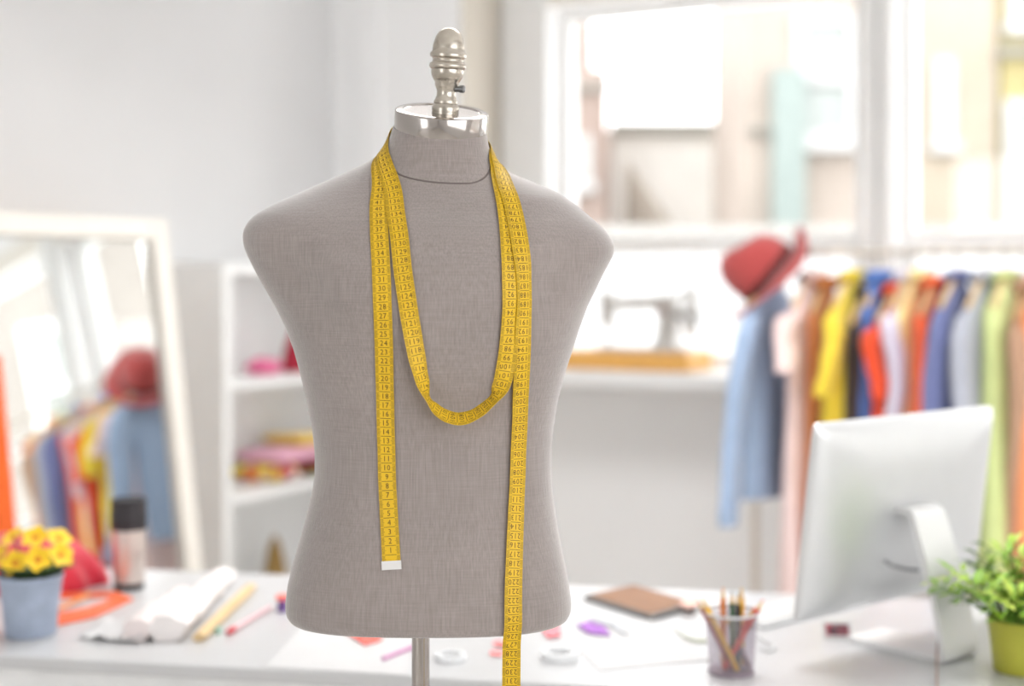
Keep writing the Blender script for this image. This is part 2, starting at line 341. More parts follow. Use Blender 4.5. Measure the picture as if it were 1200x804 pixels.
# shoulder dart seam lines across the arm caps
for side in (-1, 1):
    pts = []
    for k in range(16):
        t = k/15; px = (500+side*(210-48*t**1.3)) if side < 0 else (500+side*(214-30*t**1.3)); py = 262+66*t if side < 0 else 268+50*t
        o = Vector((0, 0, CZ)); d = (at(px, py, MY)-o).normalized(); h = BVH.ray_cast(o, d)
        if h[0] is not None: pts.append(h[0]-h[1]*.0002)
# neck cap and finial
nM = frame_M((-.0835, MY+.0015, CZ+(HZ-151)/1000), (.075, -.30, 1), (1, 0, 0))
b = MB(); b.lathe([(.0535, -.004), (.0545, -.003), (.0548, 0), (.0548, .019), (.0540, .0208), (.0525, .0215), (.046, .0218), (.045, .0205), (.0001, .0205)], nM, 72)
b.build('neck_cap', chrome, form, smooth=35, label='polished metal neck cap')
fM = frame_M(nM @ Vector((.004, 0, .0205)), (.06, -.10, 1), (1, 0, 0))
prof = [(.0155, -.004), (.0155, 0), (.0160, .003), (.0155, .0065), (.0135, .009), (.0142, .0115), (.0128, .0145), (.0112, .019), (.0112, .024), (.0128, .0285), (.0140, .031), (.0138, .034), (.0158, .037), (.0182, .041), (.0192, .046), (.0190, .049), (.0208, .0505), (.0218, .053), (.0208, .056), (.0186, .0572), (.0180, .060), (.0186, .0622), (.0210, .0634), (.0216, .066), (.0206, .0685), (.0190, .0698), (.0188, .074), (.0178, .080), (.0158, .0865), (.0125, .092), (.0080, .0957), (.0035, .0972), (.0001, .0975)]
b = MB(); b.lathe(prof, fM, 48); fin = b.build('finial', nickel, form, smooth=50, label='turned aged metal finial')
b = MB(); b.lathe([(.0035, 0), (.0035, .006), (.0045, .006), (.0045, .011), (.003, .0118)], fM @ frame_M((.0105, -.004, .027), (1, -.4, .05)), 14); b.build('set_screw', steel, fin, smooth=40)
PX = -.107
b = MB(); b.lathe([(.0105, .03), (.0105, .99)], Matrix.Translation((PX, MY, 0)), 32); b.build('pole', chrome, form, smooth=40, label='chrome pole')
b = MB(); b.lathe([(.17, 0), (.172, .004), (.168, .012), (.10, .02), (.03, .028), (.018, .05), (.0165, .06)], Matrix.Translation((PX, MY, 0)), 48); b.build('base', chrome, form, smooth=40)

# ------------------------------------------------------------------ measuring tape
def P3(px, py):
    o = Vector((0, 0, CZ)); d = (at(px, py, MY)-o).normalized(); h = BVH.ray_cast(o, d)
    return h[0] if h[0] is not None else at(px, py, MY)
back1 = [Vector((-.1465, 1.690, 1.519)), Vector((-.128, 1.719, 1.531)), Vector((-.086, 1.733, 1.532)), Vector((-.046, 1.722, 1.521)), Vector((-.025, 1.692, 1.503))]
pA = [(459, 661), (458, 640), (456, 600), (454, 560), (453, 520), (452, 480), (451, 440), (450, 400), (448, 350), (446.5, 310), (444.5, 270), (444, 240), (446.5, 215), Vector((-.1515, 1.650, 1.489)), Vector((-.1465, 1.668, 1.506))]
pBr = [(577, 186), (582, 203), (588, 225), (593, 250), (596, 280), (597, 310), (597, 350), (595, 390), (591, 425), (584, 448), (575, 463), (558, 480), (540, 488), (525, 485.5), (513, 478), (503, 465), (495, 440), (488, 410), (482, 380), (477, 350), (472, 315), (468.5, 280), (464, 250), (460.5, 222), Vector((-.1475, 1.645, 1.491)), Vector((-.1455, 1.667, 1.508))]
pC = [(577.5, 187), (585, 203), (592, 222), (600, 245), (605, 268), (608.5, 290), (611, 320), (611.5, 360), (610.5, 400), (608.5, 450), (606.5, 500), (604.5, 550), (602.5, 600), (601, 650), (600, 700)]
PT = lambda p: p if isinstance(p, Vector) else P3(*p)
path = [(PT(p), 'A') for p in pA]+[(p, 'K') for p in back1]+[(PT(p), 'B') for p in pBr]+[(p+Vector((0, 0, .006)), 'K2') for p in back1]+[(P3(*p), 'C') for p in pC]
endp = path[-1][0]
tail = [Vector((endp.x-.0004, endp.y-.001, .95)), Vector((endp.x-.0008, endp.y, .90)), Vector((endp.x-.0012, endp.y+.002, .80)), Vector((endp.x-.001, endp.y+.004, .70)), Vector((endp.x, endp.y+.004, .62))]
path += [(p, 'T') for p in tail]
twist_pts = {(591, 425): 8, (584, 448): 42, (575, 463): 82, (558, 480): 70, (540, 488): 60, (525, 485.5): 60, (513, 478): 66, (503, 465): 84, (495, 440): 48, (488, 410): 26, (482, 380): 10}
tw = []; idx = 0
for seg, L in (('A', pA), ('K', back1), ('B', pBr), ('K2', back1), ('C', pC), ('T', tail)):
    for p in L: tw.append(twist_pts.get(tuple(p), 0) if seg in 'AB' else 0)
NS = 14
pts = catmull([p for p, s in path], NS)
def samp(vals):
    out = []
    for i in range(len(vals)-1):
        for k in range(NS): t = k/NS; t = t*t*(3-2*t); out.append(vals[i]*(1-t)+vals[i+1]*t)
    out.append(vals[-1]); return out
twd = samp(tw); segs = [s for (p, s) in path for _ in range(NS)][:len(pts)]; segs += [segs[-1]]*(len(pts)-len(segs))
nrm, pos = [], []
for i, p in enumerate(pts):
    co, nn, fi, dist = BVH.find_nearest(p)
    outw = nn if nn.dot(co-Vector((-.1, MY, co.z))) > 0 else -nn
    if segs[i] == 'T': outw = Vector((0, -1, 0)); off = 0
    lift = {'A': .0016, 'K': .0016, 'B': .0031, 'K2': .0036, 'C': .0046, 'T': .003}[segs[i]]
    lift += .0112*math.sin(math.radians(twd[i]))
    if segs[i] != 'T':
        sd = (p-co).dot(outw)
        if sd < lift or dist < .03: p = co+outw*max(lift, 0)
    pos.append(p); nrm.append(outw)
for _ in range(10):
    pos = [pos[0]]+[(pos[i-1]+pos[i]*2+pos[i+1])/4 for i in range(1, len(pos)-1)]+[pos[-1]]
    nrm = [nrm[0]]+[((nrm[i-1]+nrm[i]*2+nrm[i+1])/4).normalized() for i in range(1, len(nrm)-1)]+[nrm[-1]]
# resample at 2.5 mm
cum = [0]
for a, c in zip(pos, pos[1:]): cum.append(cum[-1]+(c-a).length)
TL = cum[-1]
def interp(arr, s):
    i = int(np.searchsorted(cum, s))-1; i = max(0, min(len(arr)-2, i)); d = cum[i+1]-cum[i]; t = (s-cum[i])/d if d > 1e-9 else 0
    return arr[i]*(1-t)+arr[i+1]*t
HWT = .0101
def tframe(s):
    s = max(0, min(TL, s)); p = interp(pos, s); t = (interp(pos, min(TL, s+.003))-interp(pos, max(0, s-.003))).normalized()
    n = interp(nrm, s); n = (n-t*n.dot(t)).normalized(); wv = t.cross(n)
    g = math.radians(interp(twd, s)); sg = 1
    wv2 = wv*math.cos(g)-n*math.sin(g)*sg; n2 = n*math.cos(g)+wv*math.sin(g)*sg
    # the face that carries the print always looks outwards
    return p, t, wv2, n2
b = MB(); nseg = int(TL/.0025); rows = []
for i in range(nseg+1):
    p, t, wv, n = tframe(TL*i/nseg)
    rows.append([p+wv*HWT*u+n*h for u, h in ((-1, .0003), (-.5, .0003), (0, .0003), (.5, .0003), (1, .0003), (1, -.0003), (0, -.0003), (-1, -.0003))])
b.loft(rows)
yellow = mat('yellow_tape', (222, 180, 28), .5, var=.03, scale=30, spec=.4)
tape = b.build('measuring_tape', yellow, smooth=30, label='yellow measuring tape looped round the neck of the dress form', category='tape measure')
TO = tape.location.copy()
def tape_child(mb, name, m, **k):
    bm = mb.bm; me = bpy.data.meshes.new(name); bmesh.ops.translate(bm, verts=bm.verts, vec=-TO); bm.to_mesh(me); bm.free(); me.materials.append(m)
    o = bpy.data.objects.new(name, me); COL.objects.link(o); o.parent = tape
    for a, c in k.items(): o[a] = c
    return o
# printed scale: ticks and numerals in thin raised ink
glyph = {}
for ch in '0123456789':
    cu = bpy.data.curves.new('glyph', 'FONT'); cu.body = ch; cu.size = 1.0; cu.resolution_u = 2; ob = bpy.data.objects.new('glyph', cu); COL.objects.link(ob)
    dg = bpy.context.evaluated_depsgraph_get(); me = ob.evaluated_get(dg).to_mesh(); me.calc_loop_triangles()
    V = np.array([v.co[:2] for v in me.vertices]); T = [tuple(t.vertices) for t in me.loop_triangles]
    V -= (V.min(0)+V.max(0))/2; V /= (V[:, 1].max()-V[:, 1].min()); glyph[ch] = (V, T)
    bpy.data.objects.remove(ob)
ink = MB()
def q_on(s0, s1, u0, u1):
    vs_ = []
    for s, u in ((s0, u0), (s1, u0), (s1, u1), (s0, u1)):
        p, t, wv, n = tframe(s); vs_.append(p+wv*u+n*.00042)
    ink.poly(vs_)
sB0 = None
ncm = int((TL-.003)*100)
for c in range(1, ncm):
    s = c/100
    q_on(s-.00028, s+.00028, -.0062, .0062 if c % 2 else .0062)
    for mm in range(1, 10):
        L = .0036 if mm != 5 else .0048
        for sgn in (-1, 1): q_on(s-.01+mm*.001-.00016, s-.01+mm*.001+.00016, sgn*(HWT-.0002), sgn*(HWT-L))
    txt = str(c); h = .0058; wd = .0046
    p, t, wv, n = tframe(s+.005)
    for k, ch in enumerate(txt):
        V, T = glyph[ch]; x0 = (k-(len(txt)-1)/2)*wd*.98
        vv = []
        for (gx, gy) in V:
            # numerals stand upright along the tape, counting from the metal tip
            P_ = p+wv*(-(x0+gx*h*.95))*-1+t*(gy*h)+n*.00042
            vv.append(ink.bm.verts.new(P_))
        for tri in T:
            try: ink.bm.faces.new([vv[i] for i in tri])
            except ValueError: pass
tape_child(ink, 'printed_scale', mat('brown_ink', (70, 50, 22), .7), kind='stuff')
p, t, wv, n = tframe(.001)
mb = MB(); mb.box(p-t*.007-wv*.0108-n*.0009, wv*.0216, t*.0095, n*.0018); tape_child(mb, 'metal_tip', mat('white_metal', (228, 226, 224), .3, .3), label='white metal end tip')

# ------------------------------------------------------------------ leaning mirror
ML, MYAW = math.radians(8.5), math.radians(-34)
mh = Vector((math.cos(MYAW), math.sin(MYAW), 0)); mside = Vector((-math.sin(MYAW), math.cos(MYAW), 0))
mn = mh*math.cos(ML)+Z*math.sin(ML); mup = -mh*math.sin(ML)+Z*math.cos(ML)
mP = at(190, 259, 4.3); MH = mP.z/mup.z; MWD = .74
mir = thing('standing_mirror', mP-mup*MH-mside*MWD/2, 'tall cream framed mirror leaning near the left wall reflecting the clothes rack', 'mirror')
def mpt(a, c, d=0): return mP-mside*a-mup*c+mn*d         # a from the right edge, c down from the top
FRW = .062
def mbar(nm, a0, a1, c0, c1, d0=-.02, d1=.022, m=cream_paint, bev=.006):
    x = MB(); x.box(mpt(a0, c0, d0), -mside*(a1-a0), -mup*(c1-c0), mn*(d1-d0)); return x.build(nm, m, mir, bevel=bev)
mbar('frame_stile', 0, FRW, 0, MH-.012); mbar('frame_stile', MWD-FRW, MWD, 0, MH-.012)
mbar('frame_rail', FRW, MWD-FRW, 0, FRW); mbar('frame_rail', FRW, MWD-FRW, MH-.1, MH-.04)
mg = mat('silvered_mirror', (240, 243, 242), .0, 1.0, var=0)
x = MB(); x.box(mpt(FRW, FRW, -.004), -mside*(MWD-2*FRW), -mup*(MH-.1-FRW), mn*.006); x.build('mirror_glass', mg, mir)
mbar('back_board', FRW*.5, MWD-FRW*.5, FRW*.5, MH-.06, -.03, -.0205, wood, 0)
s0 = mpt(MWD/2, .35, -.03); x = MB(); x.tube([s0, Vector((s0.x, s0.y, 0.012))-mh*.10], .012, 8); x.build('prop_leg', cream_paint, mir)
# roll of orange cloth standing in front of the mirror's left stile
p0 = mpt(MWD-.008, MH-.01, .075); p1 = mpt(MWD-.008, MH-1.16, .07)
axis = (p1-p0).normalized(); base = p0-axis*0
rl = thing('fabric_roll', Vector((p0.x, p0.y, 0)), 'upright roll of orange cloth against the left edge of the mirror', 'fabric roll')
orange_cloth = mat('orange_cloth', (224, 96, 30), .85, var=.1, scale=20, bump=.15)
rM = frame_M(p0+axis*.008, axis, mside); rings = []
for z_ in np.linspace(0, 1.14, 16):
    rings.append([rM @ Vector(((.050+.004*math.sin(3*th+z_*3)+.003*th/6.28)*math.cos(th), (.050+.004*math.sin(3*th+z_*3)+.003*th/6.28)*math.sin(th), z_)) for th in np.linspace(0, 2*math.pi, 28, endpoint=False)])
x = MB(); x.loft(rings); x.build('cloth', orange_cloth, rl, smooth=50)
x = MB(); x.lathe([(.018, 1.139), (.018, 1.165), (.014, 1.165), (.014, 1.139)], rM, 16); x.build('cardboard_core', mat('cardboard', (190, 150, 104), .9), rl, smooth=40)

# ------------------------------------------------------------------ shelving unit
shf = thing('shelf_unit', W(.31, .75, 0), 'tall open white shelf unit between the mirror and the dress form', 'shelf')
def sbox(nm, s0, s1, t0, t1, z0, z1, m=white_paint, bev=.003):
    x = MB(); x.wbox(s0, s1, t0, t1, z0, z1); return x.build(nm, m, shf, bevel=bev)
ST, SB_ = 1.335, .33
sbox('side_panel', LW+.02, LW+.30, ST-.042, ST, 0, 1.411); sbox('side_panel', LW+.02, LW+.30, SB_, SB_+.042, 0, 1.411)
sbox('top_panel', LW+.02, LW+.30, SB_+.042, ST-.042, 1.375, 1.411); sbox('back_panel', LW+.017, LW+.0199, SB_, ST, 0, 1.411)
SH = (.26, .647, 1.022)
for z_ in SH+(.06,): sbox('shelf_board', LW+.02, LW+.295, SB_+.042, ST-.042, z_-.03, z_)
def sh_at(px, s, z):                     # a point at depth s in the unit seen at that pixel column
    k = (px-600)/FPX; a = C0+U*s; t = (a.x-k*a.y)/(k*N.y-N.x); return W(s, t, z)
def blob(loc, rx, ry, rz, m, name, amp=.0, seed=0, parent=None, n=28, flat=.15, fold=6, **tags):
    b_ = MB(); rings = []
    for i in range(15):
        ph = -math.pi/2+math.pi*i/14; r = max(.02, math.cos(ph)); zz = math.sin(ph)
        zz = max(zz, -1+flat)
        rr = []
        for k in range(n):
            th = 2*math.pi*k/n; q = Vector((math.cos(th)*r*fold*.35, math.sin(th)*r*fold*.35, zz*1.5+seed*7.3)); d = 1+amp*noise.noise(q)*2
            rr.append(Vector((loc[0]+rx*r*math.cos(th)*d, loc[1]+ry*r*math.sin(th)*d, loc[2]+rz*(zz+1-flat)*(d if zz > -.5 else 1))))
        rings.append(rr)
    b_.loft(rings); return b_.build(name, m, parent, smooth=60, **tags)
q = sh_at(309, .33, SH[2]+.001)
blob(q, .066, .05, .032, mat('pink_wool', (224, 112, 152), .9, sheen=.3), 'felt_beret', .08, 1, label='soft pink beret on the top shelf beside the crimson cone', category='hat')
q = sh_at(344, .33, SH[2]+.001); cone = thing('thread_cone', q, 'tall crimson cone of thread on the top shelf behind the shoulder', 'thread')
x = MB(); x.lathe([(.044, .001), (.046, .01), (.041, .05), (.028, .10), (.012, .145), (.004, .16)], Matrix.Translation(q), 28); x.build('thread', mat('crimson_thread', (158, 20, 48), .7, stretch=(1, 1, 60)), cone, smooth=50)
x = MB(); x.lathe([(.034, 0), (.034, .0012)], Matrix.Translation(q), 20); x.build('cone_core', paper, cone)
def folded(px, s, z, wd, dp, th, m, label, name='folded_cloth', tilt=0, roll=0, group='folded fabrics on the middle shelf', seed=0):
    c = sh_at(px, s, z); rings = []
    ex, ey = -N, U                       # along the shelf to the right, then out of it
    for i in range(13):
        x_ = (i/12-.5)*wd; rr = []
        for k in range(20):
            a = 2*math.pi*k/20; yy = math.copysign(abs(math.cos(a))**.5, math.cos(a))*dp/2; zz = (math.copysign(abs(math.sin(a))**.6, math.sin(a))+1)*th/2
            w_ = 1+.10*noise.noise(Vector((x_*14, yy*14, seed*3+zz*9)))
            edge = min(1, (1-abs(i/12-.5)*2)*5+.55)
            rr.append(c+ex*x_+ey*yy*w_+Z*(th/2+(zz-th/2)*edge*w_ + th*.02+tilt*(x_+wd/2)+roll*(yy+dp/2)))
        rings.append(rr)
    b_ = MB(); b_.loft(rings); return b_.build(name, m, smooth=60, label=label, category='fabric', group=group)
def floral(name, cols, scale):
    m = bpy.data.materials.new(name); m.use_nodes = True; t = m.node_tree; bs = t.nodes['Principled BSDF']; bs.inputs['Roughness'].default_value = .85
    tx = t.nodes.new('ShaderNodeTexCoord'); v = t.nodes.new('ShaderNodeTexVoronoi'); v.inputs['Scale'].default_value = scale; r = t.nodes.new('ShaderNodeValToRGB'); r.color_ramp.interpolation = 'CONSTANT'
    t.links.new(tx.outputs['Object'], v.inputs['Vector']); sx = t.nodes.new('ShaderNodeSeparateColor'); t.links.new(v.outputs['Color'], sx.inputs[0]); t.links.new(sx.outputs[0], r.inputs[0])
    for i, c in enumerate(cols):
        e_ = r.color_ramp.elements[i] if i < 2 else r.color_ramp.elements.new(i/len(cols)); e_.position = i/len(cols); e_.color = lin(c)
    t.links.new(r.outputs[0], bs.inputs['Base Color']); return m
fl1 = floral('yellow_floral', ['e8cf52', 'f0eee0', 'd8762c', 'e6d24a', 'b23a56'], 26)
fl2 = floral('magenta_floral', ['9a1f4e', '7f8e2e', 'c2b33a', '5c1a34', 'b33a5e'], 30)
z_ = SH[1]+.001
folded(312, .33, z_, .13, .2, .058, fl1, 'folded yellow and white floral cloth at the bottom left of the middle shelf pile', seed=1)
folded(362, .33, z_, .17, .2, .052, fl2, 'folded magenta and olive floral cloth under the pink cloth', seed=2)
folded(330, .33, z_+.060, .26, .2, .05, mat('rose_cloth', (222, 166, 186), .9, sheen=.2), 'folded pale rose cloth in the middle of the shelf pile', seed=3)
folded(350, .33, z_+.112, .20, .18, .042, mat('mustard_cloth', (222, 188, 92), .9, sheen=.2), 'folded mustard yellow cloth on top of the shelf pile', seed=4, tilt=-.05)
q = sh_at(322, .33, SH[0]+.001); cn = thing('thread_cone', q, 'olive brown cone of thread on the lowest visible shelf', 'thread')
x = MB(); x.lathe([(.042, .001), (.044, .02), (.036, .09), (.022, .15), (.006, .185)], Matrix.Translation(q), 28); x.build('thread', mat('olive_thread', (142, 112, 58), .7), cn, smooth=50)
x = MB(); x.lathe([(.032, 0), (.032, .0012)], Matrix.Translation(q), 20); x.build('cone_core', paper, cn)

# ------------------------------------------------------------------ sewing machine on the sill
def SM(x, y, z): return W(1.155+x, .27-y, SIL+z)      # x along the sill, y towards the glass
bs_ = thing('wooden_base', SM(.24, .11, 0), 'honey coloured wooden base under the sewing machine on the window sill', 'base')
x = MB(); x.box(SM(0, 0, .001), U*.50, -N*.255, Z*.062); x.build('box_body', wood, bs_, bevel=.005)
x = MB(); x.box(SM(.008, .008, .063), U*.484, -N*.239, Z*.004); x.build('top_panel', wood, bs_, bevel=.001)
_SM = SM
def SM(x, y, z): return _SM(x+.045, y, z)
sm = thing('sewing_machine', SM(.24, .11, .068), 'vintage silver grey sewing machine on a wooden base by the window', 'sewing machine')
smm = mat('grey_enamel', (190, 187, 182), .35, .2, var=.08)
def rr(cx, cy, cz, hx, hz, hy, ax):                    # rounded rectangle ring, ax 'x' or 'z'
    out = []
    for k in range(20):
        a = 2*math.pi*k/20; c, s = math.copysign(abs(math.cos(a))**.6, math.cos(a)), math.copysign(abs(math.sin(a))**.6, math.sin(a))
        out.append(SM(cx, cy+hy*c, cz+hz*s) if ax == 'x' else SM(cx+hx*c, cy+hy*s, cz))
    return out
BZ = .0675
x = MB(); x.loft([rr(.245, .11, z0, .175, 0, .075, 'z') for z0 in (BZ, BZ+.014)]); x.build('bed', smm, sm, smooth=40)
x = MB(); x.loft([rr(cx, .11, BZ+zc, hx, 0, hy, 'z') for cx, zc, hx, hy in ((.335, .013, .05, .05), (.335, .03, .042, .042), (.337, .08, .034, .036), (.34, .13, .034, .036), (.335, .165, .045, .038), (.33, .195, .04, .034))]); x.build('pillar', smm, sm, smooth=50)
x = MB(); x.loft([rr(cx, .11, BZ+zc, 0, hz, hy, 'x') for cx, zc, hz, hy in ((.355, .178, .03, .034), (.30, .178, .026, .03), (.22, .174, .021, .026), (.14, .172, .020, .025), (.11, .175, .024, .027))]); x.build('arm', smm, sm, smooth=50)
x = MB(); x.loft([rr(.10, .11, BZ+zc, hx, 0, hy, 'z') for zc, hx, hy in ((.09, .013, .016), (.10, .020, .024), (.15, .022, .027), (.19, .026, .028), (.215, .02, .024))]); x.build('needle_head', smm, sm, smooth=50)
x = MB(); x.tube([SM(.10, .11, BZ+.10), SM(.10, .11, BZ+.016)], .0045, 8); x.build('needle_bar', steel, sm)
wc = SM(.425, .11, BZ+.128)
hw_ = [wc+Z*(math.cos(a)*.062)+N*(math.sin(a)*.062) for a in np.linspace(0, 2*math.pi, 33)]
x = MB(); x.tube(hw_, .013, 10, cap=False); x.build('hand_wheel', smm, sm, smooth=60)
for k in range(4):
    a = k*math.pi/2+.4; x = MB(); x.tube([wc, wc+Z*(math.cos(a)*.058)+N*(math.sin(a)*.058)], .005, 6); x.build('wheel_spoke', smm, sm)
x = MB(); x.tube([SM(.36, .11, BZ+.128), SM(.435, .11, BZ+.128)], .013, 10); x.build('wheel_hub', steel, sm, smooth=40)
x = MB(); x.tube([SM(.40, .11, BZ+.212), SM(.455, .11, BZ+.212)], [.013, .013], 12); x.tube([SM(.36, .11, BZ+.195), SM(.405, .11, BZ+.21)], .007, 8); x.build('bobbin_winder', smm, sm, smooth=40)
x = MB(); x.lathe([(.013, 0), (.015, .004), (.012, .006)], frame_M(SM(.33, .072, BZ+.15), N), 16); x.build('tension_dial', mat('dark_red_enamel', (110, 50, 44), .4), sm, smooth=40)

# ------------------------------------------------------------------ clothes rack
RA = at(894, 297, 4.5); RZ = RA.z
def rail(px):
    k = (px-600)/FPX; s = (k*RA.y-RA.x)/(U.x-k*U.y); return RA+U*s
rk = thing('clothes_rack', RA+U*.7-Z*RZ, 'white metal clothes rail holding a row of colourful garments by the window', 'clothes rack')
rack_paint = mat('rack_enamel', (214, 206, 194), .4, .1)
RL = 1.45
x = MB(); x.tube([RA-U*.025, RA+U*RL], .011, 12); x.build('hanging_rail', rack_paint, rk, smooth=40)
for d in (-.025, RL):
    x = MB(); x.tube([RA+U*d-Z*(RZ-.075), RA+U*d+Z*.012], .0125, 12); x.build('post', rack_paint, rk, smooth=40)
    x = MB(); x.tube([RA+U*d-Z*(RZ-.075)+N*.24, RA+U*d-Z*(RZ-.075)-N*.24], .0125, 12); x.build('foot', rack_paint, rk, smooth=40)
    for e_ in (-.22, .22):
        c = RA+U*d-Z*(RZ-.031)+N*e_
        x = MB(); x.tube([c-U*.012, c+U*.012], .030, 16); x.build('wheel', black_plastic, rk, smooth=40)
x = MB(); x.tube([RA-Z*(RZ-.16), RA+U*RL-Z*(RZ-.16)], .009, 10); x.build('lower_bar', rack_paint, rk, smooth=40)

def make_garment(px, name, label, category, col, wid=.42, length=.68, flare=1.1, thick=.055, sleeve=0, splay=.10, fold=.012, seed=0, neck=.085, drop=.085, mtl=None, group='garments on the clothes rail', zoff=0, collar=True, sleeve_w=.062, skirt=False):
    o = rail(px); hp = o-Z*(.085+zoff)                  # neck of the hanger
    m = mtl or mat(name+'_cloth_'+str(seed), col, .88, var=.06, scale=18, bump=.12, sheen=.25)
    thick *= .8
    g = thing(name, Vector((o.x, o.y, hp.z-length)), label, category, group)
    NT = 36
    # yaw gives each garment a slightly different hang
    ya = math.radians(random.uniform(-3, 3)); ex = (N*math.cos(ya)+U*math.sin(ya)); ey = (U*math.cos(ya)-N*math.sin(ya))
    prof = [(0, neck*.55, .030), (.012, neck*.75, .034)]
    nsh = 6
    for i in range(1, nsh+1):
        t = i/nsh; prof.append((.012+drop*t, neck*.75+(wid/2-neck*.75)*t**.85, thick*(.62+.38*t)*.8))
    nb = 16
    for i in range(1, nb+1):
        t = i/nb; wv = wid/2*(1-.06*math.sin(math.pi*min(1, t*1.6)))*(1+(flare-1)*t)
        if skirt: wv = wid/2*(1-.25*math.sin(math.pi*min(1, t*1.8))*(t < .56))*(1+(flare-1)*t)
        prof.append((.012+drop+(length-drop)*t, wv, thick*(.85+.45*t)))
    rings = []
    for (d, hw, th) in prof:
        t = d/length; r = []
        for k in range(NT):
            a = 2*math.pi*k/NT; c, s = math.cos(a), math.sin(a)
            xx = math.copysign(abs(c)**.8, c)*hw; yy = math.copysign(abs(s)**.7, s)*th/1.6
            wv = fold*t**1.2*(math.sin(xx*46+seed*1.7)+.6*math.sin(xx*83+seed*2.9+t*2))
            yy += wv+(.004*noise.noise(Vector((xx*9, t*6, seed))))
            r.append(hp+ex*xx+ey*yy-Z*(d+.008*t*math.sin(xx*20+seed)))
        rings.append(r)
    b_ = MB(); b_.loft(rings); b_.build('body', m, g, smooth=70)
    if sleeve:
        for sd in (1, -1):
            pts_, rad = [], []
            for i in range(12):
                t = i/11
                xo = wid/2-.025+splay*(t**.8)+.01*math.sin(t*5+seed)
                yo = .012*math.sin(t*4+seed*1.3+sd)
                pts_.append(hp+ex*sd*xo+ey*yo-Z*(.055+drop*.55+sleeve*t*.98)); rad.append(sleeve_w*(.72 if i == 0 else 1-.28*t))
            rings = []
            for i, (p_, r_) in enumerate(zip(pts_, rad)):
                rr_ = []
                for k in range(18):
                    a = 2*math.pi*k/18; w_ = 1+.16*noise.noise(Vector((math.cos(a)*1.3, math.sin(a)*1.3, i*.45+seed*2+sd)))
                    rr_.append(p_+ex*math.cos(a)*r_*w_+ey*math.sin(a)*r_*.5*w_)
                rings.append(rr_)
            b_ = MB(); b_.loft(rings); sl = b_.build('sleeve', m, g, smooth=70)
            if sleeve > .45:
                p_ = pts_[-1]; r_ = rad[-1]*1.04
                b_ = MB(); b_.loft([[p_+Z*h+ex*math.cos(2*math.pi*k/18)*r_+ey*math.sin(2*math.pi*k/18)*r_*.53 for k in range(18)] for h in (.05, -.004)]); b_.build('cuff', m, sl, smooth=40)
    if collar:
        rings = []
        for h, r_ in ((-.006, neck*.62), (.022, neck*.60), (.030, neck*.66), (.006, neck*.86)):
            rings.append([hp+ex*math.cos(2*math.pi*k/20)*r_+ey*math.sin(2*math.pi*k/20)*(r_*.52+.010)+Z*(h-.012*max(0, -math.sin(2*math.pi*k/20))) for k in range(20)])
        b_ = MB(); b_.loft(rings, cap=False); b_.build('collar', m, g, smooth=60, solid=.003)
    # hanger: its own thing
    h = thing('clothes_hanger', Vector((o.x, o.y, hp.z)), HL[px], 'hanger', 'wooden hangers on the clothes rail')
    arm = catmull([hp+ex*(-wid/2+.02)-Z*(drop*.82+.012), hp+ex*(-wid*.27)-Z*(drop*.44+.008), hp+Z*.004, hp+ex*(wid*.27)-Z*(drop*.44+.008), hp+ex*(wid/2-.02)-Z*(drop*.82+.012)], 5)
    b_ = MB(); b_.tube([p_+Z*.006 for p_ in arm], .0085, 8); b_.build('shoulder_bar', hanger_wood, h, smooth=50)
    hk = [hp+Z*.008, hp+Z*.045]; R_ = .019; cz = RZ-hp.z
    hk += [hp+ex*(R_*math.cos(a))+Z*(cz+.0135+.0022-R_+R_*math.sin(a)) for a in np.linspace(-math.pi*.45, math.pi*1.05, 14)]
    b_ = MB(); b_.tube(hk, .0022, 6); b_.build('hook', steel, h, smooth=50)
    b_ = MB(); b_.lathe([(.010, .006), (.011, .022), (.008, .034), (.004, .037)], Matrix.Translation(hp), 12); b_.build('neck_block', hanger_wood, h, smooth=50)
    return g
